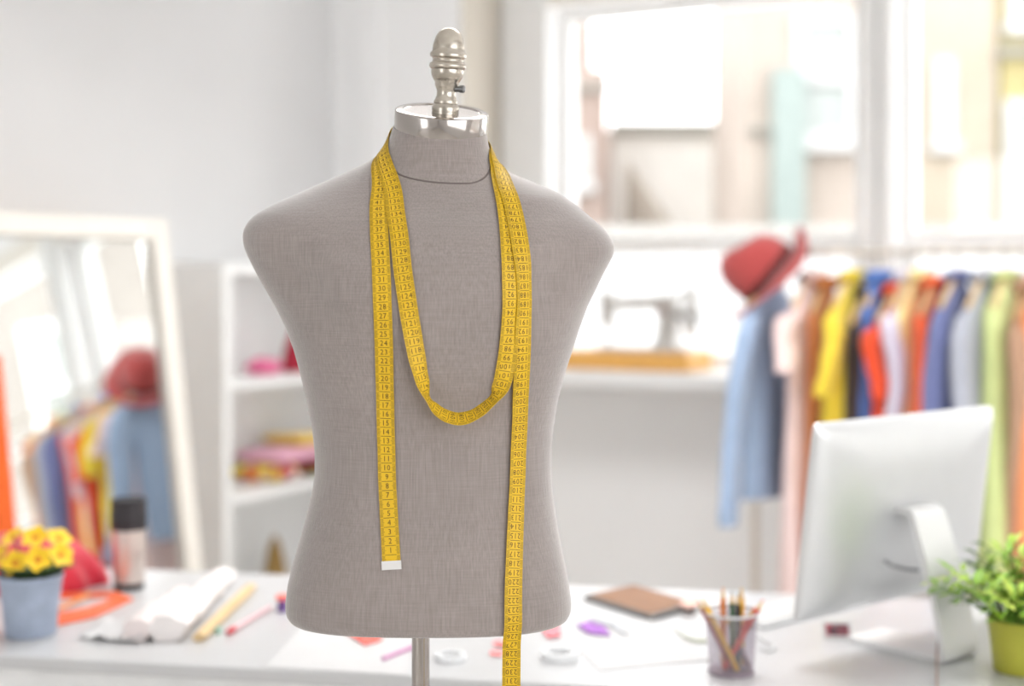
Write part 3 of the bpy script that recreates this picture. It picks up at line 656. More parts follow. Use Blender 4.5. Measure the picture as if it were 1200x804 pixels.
GAR = [
 (905, 'denim_shirt', 'pale blue long sleeved shirt at the left end of the clothes rail', 'shirt', (152, 172, 200), dict(wid=.44, length=.66, sleeve=.62, splay=.20, flare=1.0, seed=1, sleeve_w=.066)),
 (952, 'pink_dress', 'long pale pink dress hanging beside the pale blue shirt', 'dress', (234, 208, 204), dict(wid=.40, length=1.12, flare=1.2, seed=2, sleeve=.17, splay=.10, fold=.016, thick=.075, sleeve_w=.075)),
 (968, 'rust_dress', 'long rust brown dress showing below the yellow top', 'dress', (196, 122, 66), dict(wid=.36, length=1.10, flare=1.35, seed=3, zoff=.02)),
 (999, 'yellow_blouse', 'bright yellow blouse next to the long pale pink dress', 'blouse', (232, 206, 60), dict(wid=.42, length=.66, flare=1.22, seed=4, sleeve=.24, splay=.07, thick=.07)),
 (1016, 'black_blouse', 'narrow black top squeezed between yellow and red garments', 'top', (62, 52, 46), dict(wid=.40, length=.66, seed=5, zoff=.05)),
 (1029, 'blue_blouse', 'small bright blue top behind the black one', 'top', (92, 132, 206), dict(wid=.30, length=.5, seed=6)),
 (1050, 'red_blouse', 'vivid orange red blouse above the middle of the computer', 'blouse', (228, 74, 30), dict(wid=.42, length=.7, flare=1.2, seed=7, zoff=.04, sleeve=.2, splay=.03, thick=.06)),
 (1064, 'lilac_blouse', 'lilac white top with a short sleeve right of the orange red blouse', 'top', (212, 206, 222), dict(wid=.40, length=.55, seed=8, sleeve=.3, splay=.02)),
 (1075, 'cream_blouse', 'thin cream yellow top beside the narrow orange shirt', 'top', (236, 218, 150), dict(wid=.41, length=.7, seed=9)),
 (1096, 'orange_shirt', 'narrow orange shirt left of the slate blue jacket', 'shirt', (238, 98, 52), dict(wid=.42, length=.72, seed=10, zoff=.02, flare=1.15, thick=.07)),
 (1122, 'blue_jacket', 'slate blue jacket with broad shoulders behind the computer', 'jacket', (108, 116, 162), dict(wid=.46, length=.75, seed=11, sleeve=.58, splay=.03, thick=.09, sleeve_w=.07)),
 (1153, 'grey_jacket', 'light grey jacket between slate blue jacket and green dress', 'jacket', (176, 180, 192), dict(wid=.46, length=.75, seed=12, sleeve=.58, splay=.03, thick=.08, sleeve_w=.066)),
 (1178, 'green_dress', 'long pale lime green dress right of the grey jacket', 'dress', (206, 218, 150), dict(wid=.42, length=1.05, flare=1.25, seed=13, thick=.105)),
 (1200, 'brown_coat', 'tan brown coat between the green dress and the peach dress', 'coat', (190, 150, 122), dict(wid=.42, length=.95, seed=14, sleeve=.6, splay=.0, zoff=.03)),
 (1222, 'peach_dress', 'peach orange dress at the right edge of the picture', 'dress', (242, 156, 104), dict(wid=.44, length=.92, flare=1.2, seed=15, thick=.08)),
]
HL = {}
for g_ in GAR: HL[g_[0]] = 'pale wooden hanger that holds the ' + g_[1].replace('_', ' ')
for px, nm, lb, ct, col, kw in GAR: make_garment(px, nm, lb, ct, col, **kw)

# red hat hung over the rack's left end
hc = at(904, 325, 4.40); hax = Vector((-.76, .10, .62)).normalized(); hM = frame_M(hc, hax, (.6, 0, .7)) @ Matrix.Scale(1.16, 4)
hat = thing('felt_hat', Vector((hc.x, hc.y, hc.z-.15)), 'floppy red felt hat hung on the left end of the clothes rail', 'hat')
felt = mat('red_felt', (168, 66, 64), .95, var=.08, scale=30, sheen=.4)
x = MB(); rings = []
for r_, h_ in ((.080, -.004), (.083, .02), (.084, .05), (.078, .085), (.060, .112), (.035, .122), (.002, .114)):
    rings.append([hM @ Vector((r_*1.12*math.cos(a), r_*.95*math.sin(a), h_*(1-.12*math.cos(a)))) for a in np.linspace(0, 2*math.pi, 36, endpoint=False)])
x.loft(rings, cap=False); x.build('crown', felt, hat, smooth=60, solid=.003)
x = MB(); rings = []
for r_ in (.080, .095, .115, .138):
    f_ = (r_-.080)/.06
    rings.append([hM @ Vector((r_*1.12*math.cos(a), r_*.95*math.sin(a), -.004+f_*(.030*math.cos(2*a)+.012*math.sin(3*a+1)-.004))) for a in np.linspace(0, 2*math.pi, 48, endpoint=False)])
x.loft(rings, cap=False); x.build('brim', felt, hat, smooth=60, solid=.004)
x = MB(); x.loft([[hM @ Vector((r_*1.12*math.cos(a), r_*.95*math.sin(a), h_)) for a in np.linspace(0, 2*math.pi, 36, endpoint=False)] for r_, h_ in ((.0825, .0), (.0850, .014), (.0855, .022))], cap=False); x.build('hat_band', mat('dark_band', (84, 34, 34), .8), hat, smooth=60, solid=.001)

# ------------------------------------------------------------------ desk: left side
ZD = .7505
def leaf(mb, base, d, up, L, wd, bend=.3, n=5):
    d = Vector(d).normalized(); sd = d.cross(Vector(up)).normalized(); nn = sd.cross(d).normalized(); a, c = [], []
    for i in range(n+1):
        t = i/n; w_ = wd*math.sin(math.pi*min(1, t*.92+.06))**.8*.5 if i < n else .0004
        p_ = Vector(base)+d*L*t-nn*bend*L*t*t
        a.append(mb.bm.verts.new(p_+sd*w_+nn*w_*.25)); c.append((mb.bm.verts.new(p_), mb.bm.verts.new(p_-sd*w_+nn*w_*.25)))
    for i in range(n):
        mb.bm.faces.new((a[i], a[i+1], c[i+1][0], c[i][0])); mb.bm.faces.new((c[i][0], c[i+1][0], c[i+1][1], c[i][1]))
pc_ = on(35, 748, ZD); pc_.y += .03; pc_.x = (36-600)/FPX*pc_.y
fp = thing('flower_pot', pc_, 'pale blue grey pot of yellow primroses at the left end of the desk', 'potted plant')
zinc = mat('pale_zinc', (172, 184, 204), .5, .25, var=.08, scale=40)
x = MB(); x.lathe([(.041, 0), (.0425, .002), (.047, .05), (.0525, .094), (.0545, .096), (.0548, .101), (.053, .103), (.0515, .101), (.050, .085), (.0001, .085)], Matrix.Translation(pc_), 44); x.build('pot', zinc, fp, smooth=40)
x = MB(); x.lathe([(.0496, .0855), (.03, .092), (.0001, .094)], Matrix.Translation(pc_), 24); x.build('soil', mat('dark_soil', (58, 44, 34), .95, bump=.4), fp, smooth=60)
dkg = mat('deep_green_leaf', (58, 88, 44), .6, var=.2, scale=60)
for k in range(16):
    a = k*2.4; d = Vector((math.cos(a), math.sin(a), random.uniform(.5, 1.2)))
    x = MB(); leaf(x, pc_+Vector((.02*math.cos(a), .02*math.sin(a), .092)), d, Z, random.uniform(.05, .068), .034, .2); x.build('leaf', dkg, fp, smooth=60)
ylw = mat('yellow_petal', (250, 206, 28), .6, var=.06, scale=80, sheen=.2); orc = mat('orange_centre', (214, 112, 16), .7)
for (dx, dy, dz, tx_, ty_) in ((-.048, -.015, .132, -.6, -.8), (-.014, -.034, .126, -.15, -1.1), (.024, -.034, .132, .3, -1.1), (.052, -.008, .134, .8, -.7), (.004, .012, .160, .1, -.7), (.040, .022, .156, .5, -.4), (-.036, .022, .158, -.4, -.4)):
    c = pc_+Vector((dx, dy, dz)); fz = Vector((tx_, ty_, .75)).normalized(); FM = frame_M(c, fz)
    x = MB(); x.tube([pc_+Vector((dx*.3, dy*.3, .09)), c-fz*.004], .0014, 6); fl = x.build('flower_stem', dkg, fp)
    x = MB(); x.lathe([(.001, -.004), (.005, -.002), (.0068, .0012), (.004, .004)], FM, 12); x.build('flower_centre', orc, fl, smooth=60)
    for k in range(5):
        a = 2*math.pi*k/5+dx*40; x = MB(); cx_, sx_ = math.cos(a), math.sin(a)
        dd = FM.to_3x3() @ Vector((cx_, sx_, .42)); uu = FM.to_3x3() @ Vector((0, 0, 1))
        leaf(x, c, dd, uu, .025, .0245, .2, 4); x.build('petal', ylw, fl, smooth=60)
# red cloth heap
red_sat = mat('red_satin', (206, 22, 52), .42, var=.08, sheen=.3)
rc = on(22, 694, ZD); b_ = MB(); rings = []
for i in range(14):
    t = i/13; ph = t*math.pi/2; rr_ = []
    for k in range(56):
        a = 2*math.pi*k/56; r_ = math.cos(ph)*(1+.16*noise.noise(Vector((math.cos(a)*1.6, math.sin(a)*1.6, 3.1)))+.07*math.sin(9*a+2*t)*(1-t)+.05*math.sin(5*a+1))
        h_ = .098*math.sin(ph)*(1+.35*noise.noise(Vector((math.cos(a)*1.4*math.cos(ph)+5, math.sin(a)*1.4*math.cos(ph), 1.7))))
        rr_.append(rc+Vector((.142*r_*math.cos(a), .06+.11*r_*math.sin(a), .001+h_)))
    rings.append(rr_)
b_.loft(rings); b_.build('red_cloth', red_sat, smooth=70, label='crumpled glossy red cloth heaped behind the flower pot', category='fabric')
# travel tumbler
tcp = on(151, 689, ZD); tb = thing('travel_tumbler', tcp, 'steel travel tumbler with a black lid standing by the mirror reflection', 'tumbler')
x = MB(); x.lathe([(.0285, 0), (.0295, .001), (.0295, .010), (.029, .0115)], Matrix.Translation(tcp), 36); x.build('base_ring', black_plastic, tb, smooth=40)
tum = mat('pearl_steel', (222, 208, 200), .28, .7, var=.02)
x = MB(); x.lathe([(.029, .0115), (.030, .013), (.0335, .112), (.0335, .116)], Matrix.Translation(tcp), 48); x.build('body', tum, tb, smooth=40)
x = MB(); x.lathe([(.0345, .1155), (.0355, .118), (.0355, .150), (.0340, .153), (.0345, .156), (.0350, .170), (.033, .1745), (.029, .1755), (.028, .172), (.0001, .172)], Matrix.Translation(tcp), 48); x.build('lid', black_plastic, tb, smooth=40, label='black plastic lid')
# orange set square and orange pencil
def plate(pts_, z0, th, name, m, parent=None, bevel=0, hole=None, **tags):
    b_ = MB()
    if hole is None: b_.loft([[Vector((p_.x, p_.y, z0)) for p_ in pts_], [Vector((p_.x, p_.y, z0+th)) for p_ in pts_]])
    else:
        n_ = len(pts_); A, B, C, Dd = ([b_.bm.verts.new((p_.x, p_.y, zz)) for p_ in L] for L, zz in ((pts_, z0), (pts_, z0+th), (hole, z0+th), (hole, z0)))
        for i in range(n_):
            j = (i+1) % n_
            for P_, Q_ in ((A, B), (B, C), (C, Dd), (Dd, A)): b_.bm.faces.new((P_[i], P_[j], Q_[j], Q_[i]))
    return b_.build(name, m, parent, bevel=bevel, **tags)
org = mat('orange_plastic', (242, 104, 52), .4, var=.03)
P_ = [on(px, py, ZD) for px, py in ((66, 734), (112, 724), (156, 703), (134, 695), (60, 698))]
H_ = [on(px, py, ZD) for px, py in ((70, 721), (104, 714), (131, 703), (128, 700), (68, 702))]
plate(P_, ZD, .004, 'set_square', org, bevel=.0006, hole=H_, label='orange plastic frame template lying right of the flower pot', category='template')
def pencil(name, p0, p1, m, label=None, r=.0035, parent=None, category=None, tipm=None, group=None):
    p0, p1 = Vector(p0), Vector(p1); d = (p1-p0).normalized(); e_ = thing(name, p0, label, category, group)
    L = (p1-p0).length
    x = MB(); x.tube([p0, p0+d*(L-.018)], r, 6); x.build('shaft', m, e_)
    x = MB(); x.tube([p0+d*(L-.018), p0+d*(L-.005)], [r, r*.4], 8); x.build('sharpened_wood', hanger_wood, e_)
    x = MB(); x.tube([p0+d*(L-.005), p1], [r*.4, .0003], 8); x.build('lead', tipm or m, e_)
    return e_
opn = mat('amber_lacquer', (240, 150, 62), .4)
pencil('pencil', on(64, 716, ZD+.0085), on(107, 695, ZD+.0085), opn, 'amber pencil resting across the orange template', category='pencil')
# paper rolls and crumpled pattern paper
def wrinkle_roll(name, p0, p1, r0, r1, amp, m, seed, label, category='paper', nr=26):
    p0, p1 = Vector(p0), Vector(p1); d = (p1-p0).normalized(); sd = d.cross(Z).normalized(); b_ = MB(); rings = []
    for i in range(nr):
        t = i/(nr-1); r_ = r0+(r1-r0)*t; rr_ = []
        for k in range(40):
            a = 2*math.pi*k/40; w_ = 1+amp*(noise.noise(Vector((math.cos(a)*1.7, math.sin(a)*1.7, t*7+seed)))+.5*abs(noise.noise(Vector((math.cos(a)*4, math.sin(a)*4, t*15+seed)))))
            zz = (1+math.sin(a)*w_)*r_; rr_.append(p0.lerp(p1, t)+sd*math.cos(a)*r_*w_*1.25+Z*max(.0003, zz*.86))
        rings.append(rr_)
    for i in range(1):                    # open spiral end
        pass
    b_.loft(rings); return b_.build(name, m, smooth=35, solid=.0008, label=label, category=category)
wrinkle_roll('paper_roll', on(196, 752, ZD), on(262, 683, ZD), .024, .017, .30, mat('tracing_paper', (238, 232, 230), .6, var=.03), 2, 'loose crumpled roll of white tracing paper on the left half of the desk')
wrinkle_roll('crumpled_paper', on(160, 752, ZD), on(214, 700, ZD), .020, .012, .5, mat('rosy_tissue_paper', (232, 220, 218), .6, var=.05), 5, 'crumpled whitish tissue paper left of the tracing paper roll')
wrinkle_roll('kraft_roll', on(233, 752, ZD), on(294, 692, ZD), .0085, .0080, .06, mat('kraft_paper', (216, 188, 144), .8), 9, 'thin roll of tan kraft paper beside the white tracing paper')
b_ = MB(); g_ = []
for i in range(14):
    row = []
    for j in range(9):
        q = on(92, 750, ZD).lerp(on(165, 756, ZD), i/13).lerp(on(118, 728, ZD).lerp(on(180, 730, ZD), i/13), j/8)
        row.append(b_.bm.verts.new(q+Z*(.002+.011*max(0, noise.noise(Vector((i*.35, j*.5, 4))))+.0004*i)))
    g_.append(row)
for i in range(13):
    for j in range(8): b_.bm.faces.new((g_[i][j], g_[i+1][j], g_[i+1][j+1], g_[i][j+1]))
b_.build('paper_sheet', paper, smooth=40, solid=.0006, label='wavy sheet of white paper in front of the crumpled tissue', category='paper')
plate([on(px, py, ZD) for px, py in ((310, 782), (478, 792), (482, 742), (352, 736))], ZD, .0008, 'paper_sheet', paper, label='flat sheet of white pattern paper below the dress form', category='paper')
# red pen
def pen(p0, p1, m, label, capm, name='pen'):
    p0, p1 = Vector(p0), Vector(p1); d = (p1-p0).normalized(); L = (p1-p0).length; e_ = thing(name, p0, label, 'pen')
    x = MB(); x.tube([p0+d*L*.12, p1], [.0045, .0035], 10); x.build('barrel', m, e_, smooth=40)
    x = MB(); x.tube([p0, p0+d*L*.12], [.0042, .0052], 10); x.build('cap', capm, e_, smooth=40)
pen(on(267, 741, ZD+.006), on(318, 711, ZD+.006), mat('pale_pink_plastic', (236, 196, 200), .4), 'pale pink pen with a red cap beside the kraft roll', mat('red_plastic', (210, 40, 62), .4))
x = MB(); x.lathe([(.006, 0), (.006, .01)], Matrix.Translation(on(256, 742, ZD)), 14); x.build('button', mat('mint_plastic', (170, 214, 196), .4), smooth=40, label='tiny mint green button between kraft roll and pen', category='button')
# spool
q = on(331, 716, ZD); spl = thing('thread_spool', q, 'small purple thread spool with coral rim at the left hip of the form', 'thread spool')
cor = mat('coral_plastic', (246, 120, 104), .5)
x = MB(); x.lathe([(.011, 0), (.011, .004), (.006, .005)], Matrix.Translation(q), 20); x.build('lower_rim', mat('violet_plastic', (112, 82, 150), .5), spl, smooth=40)
x = MB(); x.lathe([(.0085, .0045), (.0092, .012), (.0085, .020)], Matrix.Translation(q), 20); x.build('thread', mat('violet_thread', (110, 78, 142), .8), spl, smooth=40)
x = MB(); x.lathe([(.006, .0195), (.012, .021), (.012, .028), (.010, .029)], Matrix.Translation(q), 20); x.build('upper_rim', cor, spl, smooth=40)
# scraps under the form
def scrap(pxs, m, label, name='fabric_scrap', lift=.0014, seed=0, cat='fabric', th=.0012):
    pts_ = [on(a, c, ZD) for a, c in pxs]; c_ = sum(pts_, Vector())/len(pts_); b_ = MB(); ring_ = []
    for i in range(len(pts_)):
        for k in range(5): ring_.append(pts_[i].lerp(pts_[(i+1) % len(pts_)], k/5))
    rings = []
    for f_ in (1, .75, .5, .25, .02):
        rings.append([c_.lerp(p_, f_)+Z*(lift+.006*abs(noise.noise(Vector((p_.x*40*f_, p_.y*40*f_, seed))))) for p_ in ring_])
    b_.loft(rings, cap=False); return b_.build(name, m, smooth=60, solid=th, label=label, category=cat)
scrap(((402, 741), (418, 752), (428, 758), (448, 752), (446, 742), (420, 738)), mat('coral_cloth', (250, 116, 104), .8), 'coral cloth scrap under the lower left edge of the dress form', seed=1, lift=.002)
pencil('pencil', on(449, 772, ZD+.004), on(494, 754, ZD+.004), mat('lilac_lacquer', (210, 150, 190), .4), 'lilac pencil lying left of the chrome pole', category='pencil')
scrap(((634, 738), (642, 749), (657, 747), (656, 734), (644, 730)), mat('pink_cloth', (252, 142, 150), .8), 'pink cloth scrap at the lower right corner of the dress form', seed=3, lift=.002)
scrap(((577, 757), (592, 760), (594, 755), (580, 753)), mat('salmon_cloth', (250, 150, 150), .8), 'narrow salmon snippet just left of the hanging tape', seed=4)
scrap(((574, 769), (588, 770), (589, 764), (575, 764)), mat('salmon_cloth', (250, 150, 150), .8), 'second salmon snippet nearer the front left of the hanging tape', seed=5)
scrap(((676, 735), (690, 745), (716, 747), (708, 738), (692, 731)), mat('purple_cloth', (168, 112, 192), .8), 'purple cloth scrap on the white sheet under the tablet', seed=6, lift=.003)
scrap(((690, 727), (716, 736), (736, 748), (724, 734), (704, 725)), mat('silver_grey_cloth', (204, 206, 210), .7), 'silver grey cloth scrap beside the purple one', seed=7, lift=.0025)
plate([on(px, py, ZD) for px, py in ((668, 752), (702, 787), (832, 774), (790, 731), (706, 722))], ZD, .0008, 'paper_sheet', paper, label='flat white paper sheet left of the pencil cup', category='paper')
def ringroll(px, py, R, r, h, m, label):
    c = on(px, py, ZD); x = MB(); n_ = 48
    P4 = [(R, 0), (R, h), (r, h), (r, 0), (R, 0)]
    rings = [[c+Vector((q_*math.cos(2*math.pi*k/n_), q_*math.sin(2*math.pi*k/n_), z__)) for k in range(n_)] for q_, z__ in P4]
    x.loft(rings, cap=False); x.build('tape_roll', m, smooth=40, label=label, category='tape roll')
clr = mat('clear_tape', (226, 227, 228), .2, var=.02)
ringroll(656, 772, .031, .021, .012, clr, 'clear tape roll on the desk right of the hanging tape')
ringroll(528, 773, .026, .017, .010, clr, 'clear tape roll on the desk just right of the pole')
# tablet
P_ = [on(px, py, ZD) for px, py in ((684, 703), (764, 728), (818, 712), (742, 690))]
tbl = thing('tablet', sum(P_, Vector())/4, 'flat tablet with a brown reflection painted on its screen and dark grey rim on the desk', 'tablet')
plate(P_, ZD, .009, 'case', mat('dark_grey_case', (122, 118, 116), .5), tbl, bevel=.002)
c_ = sum(P_, Vector())/4; plate([c_.lerp(p_, .9) for p_ in P_], ZD+.009, .0012, 'screen', mat('brown_reflection', (136, 92, 56), .5, var=.1, scale=20), tbl)  # brown reflection put into the screen's base colour
scrap(((794, 716), (806, 722), (822, 716), (812, 709)), mat('blush_cloth', (240, 196, 182), .8), 'blush pink snippet at the right corner of the tablet', seed=9, lift=.012)
# olive ribbon snippet and white cable
x = MB(); pts_ = catmull([on(792, 738, ZD+.002), on(800, 745, ZD+.004), on(812, 750, ZD+.003), on(828, 751, ZD+.002)], 6)
x.loft([[p_+Vector((0, .006, 0)), p_+Vector((0, .006, .0012)), p_-Vector((0, .006, -.0012)), p_-Vector((0, .006, 0))] for p_ in pts_]); x.build('ribbon_snippet', mat('olive_ribbon', (150, 156, 118), .7), smooth=40, label='curved olive ribbon snippet left of the pencil cup', category='ribbon')
x = MB(); x.tube(catmull([on(888, 744, ZD+.003), on(898, 752, ZD+.003), on(908, 757, ZD+.003), on(902, 763, ZD+.003), on(890, 760, ZD+.003)], 6), .0022, 8); x.build('cable', mat('white_rubber', (216, 216, 216), .5), smooth=60, label='thin white cord curled right of the pencil cup', category='cord')
# pencil cup
cc = on(857, 788, ZD); cup = thing('pencil_cup', cc, 'clear smoky plastic cup full of coloured pencils', 'cup')
cupm = glass_mat('smoky_plastic', (.84, .82, .84), .10, .12)
x = MB(); x.lathe([(.0345, .006), (.0405, .090), (.0412, .0915), (.0400, .0925), (.0388, .090), (.0330, .0075)], Matrix.Translation(cc), 40, cap=False); x.build('cup_wall', cupm, cup, smooth=40)
x = MB(); x.lathe([(.0345, 0), (.0352, .002), (.0348, .0058), (.0001, .0058)], Matrix.Translation(cc), 40); x.build('cup_bottom', mat('mauve_plastic', (150, 136, 146), .4), cup, smooth=40)
x = MB(); x.lathe([(.0413, .0905), (.0421, .0925), (.0413, .0945), (.0403, .0925), (.0413, .0905)], Matrix.Translation(cc), 40, cap=False); x.build('rim', mat('pale_rim', (224, 224, 226), .3), cup, smooth=60)
cols = {'y': mat('yellow_lacquer', (244, 190, 48), .4), 'o': mat('orange_lacquer', (232, 134, 50), .4), 'g': mat('dark_green_lacquer', (44, 84, 52), .4), 'k': mat('black_lacquer', (46, 44, 46), .4), 'r': mat('scarlet_lacquer', (228, 78, 58), .4), 'm': mat('maroon_lacquer', (168, 78, 92), .4), 'b': mat('mauve_lacquer', (150, 120, 130), .4)}
pl = [('y', 'yellow pencil leaning to the left rim of the cup', (.006, -.024), (-.047, -.012), .130), ('m', 'mauve red pencil beside the yellow one leaning left in the cup', (.000, -.016), (-.052, .004), .124),
      ('o', 'orange pencil upright at the left of the middle pencils', (-.010, .010), (-.012, .006), .142), ('g', 'dark green pencil upright in the middle of the cup', (.001, -.004), (.000, -.008), .138), ('k', 'black pencil upright right of the dark green one', (.010, .0), (.010, -.004), .136), ('y', 'yellow pencil upright right of the black one in the cup', (.017, .010), (.018, .012), .140),
      ('r', 'scarlet pencil leaning farthest right in the cup', (-.014, -.016), (.050, .002), .124), ('r', 'scarlet pencil leaning right, the shorter and left one of the two', (-.008, .002), (.034, -.006), .114), ('b', 'dull mauve pencil crossing at the bottom right of the cup', (.026, -.006), (-.006, .030), .096)]
for key, lb, a0, a1, h_ in pl:
    pencil('pencil', cc+Vector((a0[0], a0[1], .0095)), cc+Vector((a1[0], a1[1], h_-.012)), cols[key], lb, r=.0042, category='pencil', group='pencils in the clear cup')

# ------------------------------------------------------------------ computer
bA = math.radians(40); cp_ = Vector((math.cos(bA), math.sin(bA), 0)); nb = Vector((math.sin(bA), -math.cos(bA), 0))
tl = math.radians(7); cu_ = nb*math.sin(tl)+Z*math.cos(tl); cnb = nb*math.cos(tl)-Z*math.sin(tl)
TLc = at(956, 497, 2.2); CWD, CHT = .50, .318
comp = thing('desktop_computer', TLc+cp_*.25-Z*(TLc.z-ZD), 'silver all-in-one desktop computer seen from behind on the right of the desk', 'computer')
def cpt(a, c, d): return TLc+cp_*a-cu_*c+cnb*d
def rrect(a0, a1, c0, c1, d, r, n=6):
    out = []
    for (ca, cc_, st) in ((a1-r, c0+r, 0), (a0+r, c0+r, 1), (a0+r, c1-r, 2), (a1-r, c1-r, 3)):
        for k in range(n+1):
            an = math.pi/2*(st+k/n); out.append(cpt(ca+r*math.cos(an), cc_-r*math.sin(an), d))
    return out
rings = [rrect(0, CWD, 0, CHT, -.006, .012), rrect(0, CWD, 0, CHT, .0, .012)]
for k in range(1, 9):
    t = k/8; i_ = .5*(t**1.35); rings.append(rrect(CWD*i_*.62, CWD*(1-i_*.62), CHT*i_*.62, CHT*(1-i_*.62), .034*(1-(1-t)**2.0), .012+.03*t))
x = MB(); x.loft(rings); x.build('rear_shell', silver, comp, smooth=50)
x = MB(); x.loft([rrect(.002, CWD-.002, .002, CHT-.002, -.0075, .011), rrect(.002, CWD-.002, .002, CHT-.002, -.0061, .011)]); x.build('screen', mat('black_glass', (14, 14, 16), .05), comp)
# L shaped stand
ca = CWD*.44; ch = cpt(ca, CHT*.50, .036)
hw2 = .047
prof_ = [(cpt(ca, CHT*.47, .026)), (cpt(ca, CHT*.45, .052)), (cpt(ca, CHT*.46, .068)), (cpt(ca, CHT*.51, .078)),]
mid = cpt(ca, CHT, .10); footb = Vector((prof_[-1].x+nb.x*.052, prof_[-1].y+nb.y*.052, ZD+.012))
prof_ += [prof_[-1].lerp(footb, .45)+nb*.004, prof_[-1].lerp(footb, .8)+nb*.004, Vector((footb.x, footb.y, ZD+.014)), Vector((footb.x, footb.y, ZD+.005))-nb*.012, Vector((footb.x, footb.y, ZD+.005))-nb*.09, Vector((footb.x, footb.y, ZD+.005))-nb*.18]
cl_ = catmull(prof_, 5); rings = []
for i, p_ in enumerate(cl_):
    d_ = (cl_[min(i+1, len(cl_)-1)]-cl_[max(0, i-1)]).normalized(); nn_ = d_.cross(cp_).normalized(); th_ = .005
    t = i/(len(cl_)-1); wv_ = hw2*(.82+.18*min(1, t*1.7))
    rings.append([p_+cp_*wv_-nn_*th_, p_+cp_*wv_+nn_*th_, p_-cp_*wv_+nn_*th_, p_-cp_*wv_-nn_*th_])
x = MB(); x.loft(rings); x.build('stand', mat('pale_aluminium', (232, 232, 232), .4, .35, var=.01), comp, smooth=30, bevel=.0012)
x = MB(); q0 = cpt(ca-.05, CHT*.72, .036); x.tube(catmull([q0, q0+cnb*.010-cu_*.004, q0+cnb*.022+cp_*.03-cu_*.012, q0+cnb*.03+cp_*.05-cu_*.014], 4), .003, 8); x.build('power_plug', mat('grey_rubber', (160, 160, 162), .5), comp, smooth=50)
# cable running to the front of the desk
q0 = on(1098, 775, ZD+.003)
x = MB(); cpath = catmull([Vector((q0.x+.025, q0.y+.045, ZD+.075)), Vector((q0.x+.008, q0.y+.012, ZD+.070)), Vector((q0.x+.004, q0.y+.004, ZD+.045)), q0+Vector((0, 0, .010)), on(1098, 790, ZD+.003), on(1098, 806, ZD+.003), on(1097, 826, ZD+.003)], 6)
cbl = thing('charging_cable', q0, 'thin rosy brown cable running from the computer stand to the front', 'cable')
x.tube(cpath, .0017, 8); x.build('cord', mat('rosy_cord', (176, 150, 140), .6), cbl, smooth=60)
x = MB(); x.tube([cpath[0]+Vector((.006, .008, .001)), cpath[0], cpath[3]], [.004, .0055, .0045], 10); x.build('plug', mat('white_rubber', (216, 216, 216), .5), cbl, smooth=50)
# keyboard in front of the screen side, small framed card
kb = thing('keyboard', on(918, 733, ZD), 'slim white keyboard partly hidden behind the computer screen', 'keyboard')
K0, KA, KB = on(896, 738, ZD), (cp_), (-nb)
x = MB(); x.box(K0-KB*.0, KA*.30, KB*.11, Z*.006); x.build('keyboard_base', silver, kb, bevel=.002)
km = bpy.data.meshes.new('key'); kbm = MB(); kbm.box((0, 0, 0), KA*.016, KB*.016, Z*.003); bmesh.ops.recalc_face_normals(kbm.bm, faces=kbm.bm.faces); kbm.bm.to_mesh(km); kbm.bm.free(); km.materials.append(white_paint)
for r_ in range(5):
    for c_i in range(15):
        o = bpy.data.objects.new('key', km); COL.objects.link(o); o.parent = kb; o.matrix_parent_inverse = Matrix.Translation(-kb.location); o.location = K0+KA*(.008+c_i*.019)+KB*(.008+r_*.019)+Z*.006
q = on(982, 749, ZD); cd_ = thing('framed_card', q, 'small white edged card with a dark red picture leaning under the computer', 'card')
ca_, cb_ = Vector((.995, -.08, 0)), Vector((.03, .5, .62)).normalized()
x = MB(); x.box(q-ca_*.024, ca_*.048, cb_*.030, ca_.cross(cb_)*.003); x.build('border', paper, cd_, bevel=.0004)
pm = floral('dark_red_print', ['7e4a52', '5a4048', 'b8505c', '8c7074'], 60)
x = MB(); x.box(q-ca_*.019+cb_*.0045+ca_.cross(cb_)*.0031, ca_*.038, cb_*.021, ca_.cross(cb_)*.0002); x.build('picture', pm, cd_)
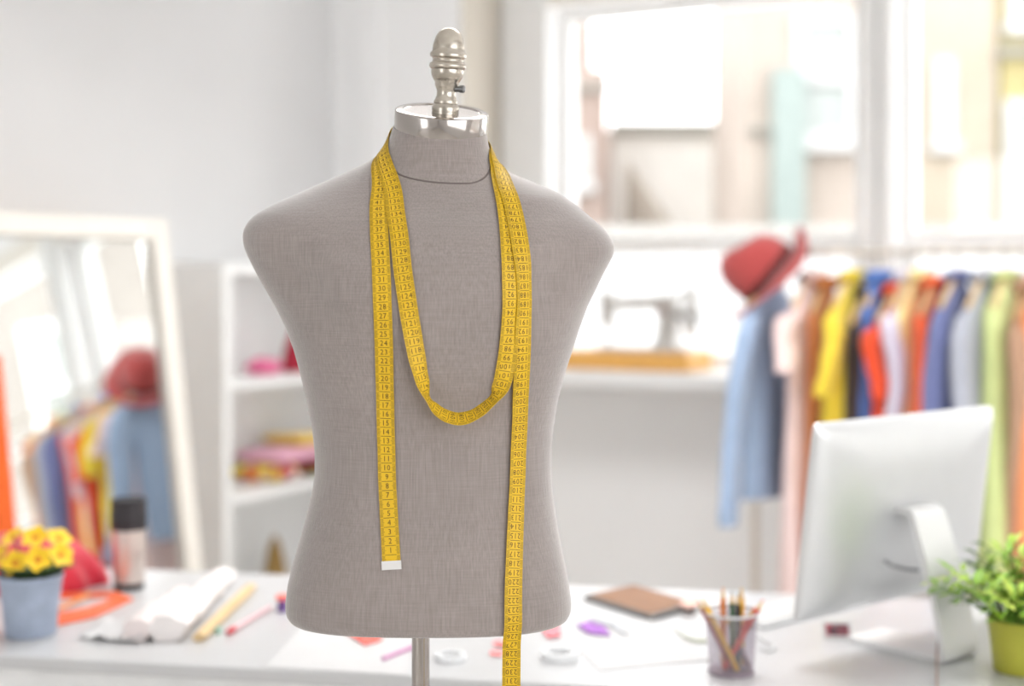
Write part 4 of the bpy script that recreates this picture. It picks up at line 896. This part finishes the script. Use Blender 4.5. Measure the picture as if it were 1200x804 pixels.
# ------------------------------------------------------------------ green plant in a lime pot
lp = on(1196, 790, ZD); lp.y += .02; lp.x = (1197-600)/FPX*lp.y
gp = thing('potted_herb', lp, 'bushy bright green plant in a lime pot at the right edge', 'potted plant')
lime = mat('lime_ceramic', (182, 180, 66), .4, var=.03)
x = MB(); x.lathe([(.040, 0), (.042, .002), (.0455, .04), (.0505, .078), (.0515, .080), (.0500, .0815), (.048, .079), (.045, .066), (.0001, .066)], Matrix.Translation(lp), 44); x.build('pot', lime, gp, smooth=40)
x = MB(); x.lathe([(.0448, .0665), (.02, .071), (.0001, .072)], Matrix.Translation(lp), 24); x.build('soil', mat('dark_soil', (58, 44, 34), .95, bump=.4), gp, smooth=60)
def leafmat(n, c): return mat(n, c, .5, var=.15, scale=50, sss=0)
lm = [leafmat('fresh_leaf', (170, 206, 56)), leafmat('mid_leaf', (140, 186, 52)), leafmat('young_leaf', (200, 220, 92))]; dl = leafmat('dark_leaf', (104, 146, 48))  # darker green for the stems and inner leaves
protos = []
for k in range(6):
    mb = MB(); leaf(mb, (0, 0, 0), (0, 0, 1), (0, 1, 0), .030+.004*(k % 3), .009+.001*(k//3), .25+.1*(k % 2), 4)
    me = bpy.data.meshes.new('leaf'); mb.bm.to_mesh(me); mb.bm.free(); me.polygons.foreach_set('use_smooth', [True]*len(me.polygons)); me.materials.append(lm[k % 3]); protos.append(me)
stems = MB(); inner = MB(); nleaf = 0
for k in range(95):
    a = random.uniform(0, 2*math.pi); sp_ = random.uniform(0, 1)**.6; L = random.uniform(.075, .135)*(1-.15*sp_)
    b0 = lp+Vector((.03*math.cos(a)*sp_, .03*math.sin(a)*sp_, .068)); dr = Vector((math.cos(a)*sp_*.95, math.sin(a)*sp_*.95, 1-.30*sp_)).normalized()
    pts_ = [b0+dr*L*t+Vector((math.cos(a), math.sin(a), -.35))*.028*sp_*t*t for t in (0, .25, .5, .75, 1)]
    stems.tube(pts_, [.0011, .001, .0009, .0008, .0005], 4, cap=False)
    for t in (.35, .5, .62, .74, .85, .95, 1.0):
        i_ = min(3, int(t*4)); pp = pts_[i_].lerp(pts_[i_+1], t*4-i_); a2 = random.uniform(0, 2*math.pi)
        dd = (dr*.7+Vector((math.cos(a2), math.sin(a2), random.uniform(-.2, .5)))).normalized()
        if t > .7 and nleaf < 290 and pp.y < lp.y+.05:
            o = bpy.data.objects.new('leaf', random.choice(protos)); COL.objects.link(o); o.parent = gp; nleaf += 1
            o.matrix_parent_inverse = Matrix.Translation(-lp); o.location = pp; o.rotation_euler = dd.to_track_quat('Z', 'Y').to_euler()
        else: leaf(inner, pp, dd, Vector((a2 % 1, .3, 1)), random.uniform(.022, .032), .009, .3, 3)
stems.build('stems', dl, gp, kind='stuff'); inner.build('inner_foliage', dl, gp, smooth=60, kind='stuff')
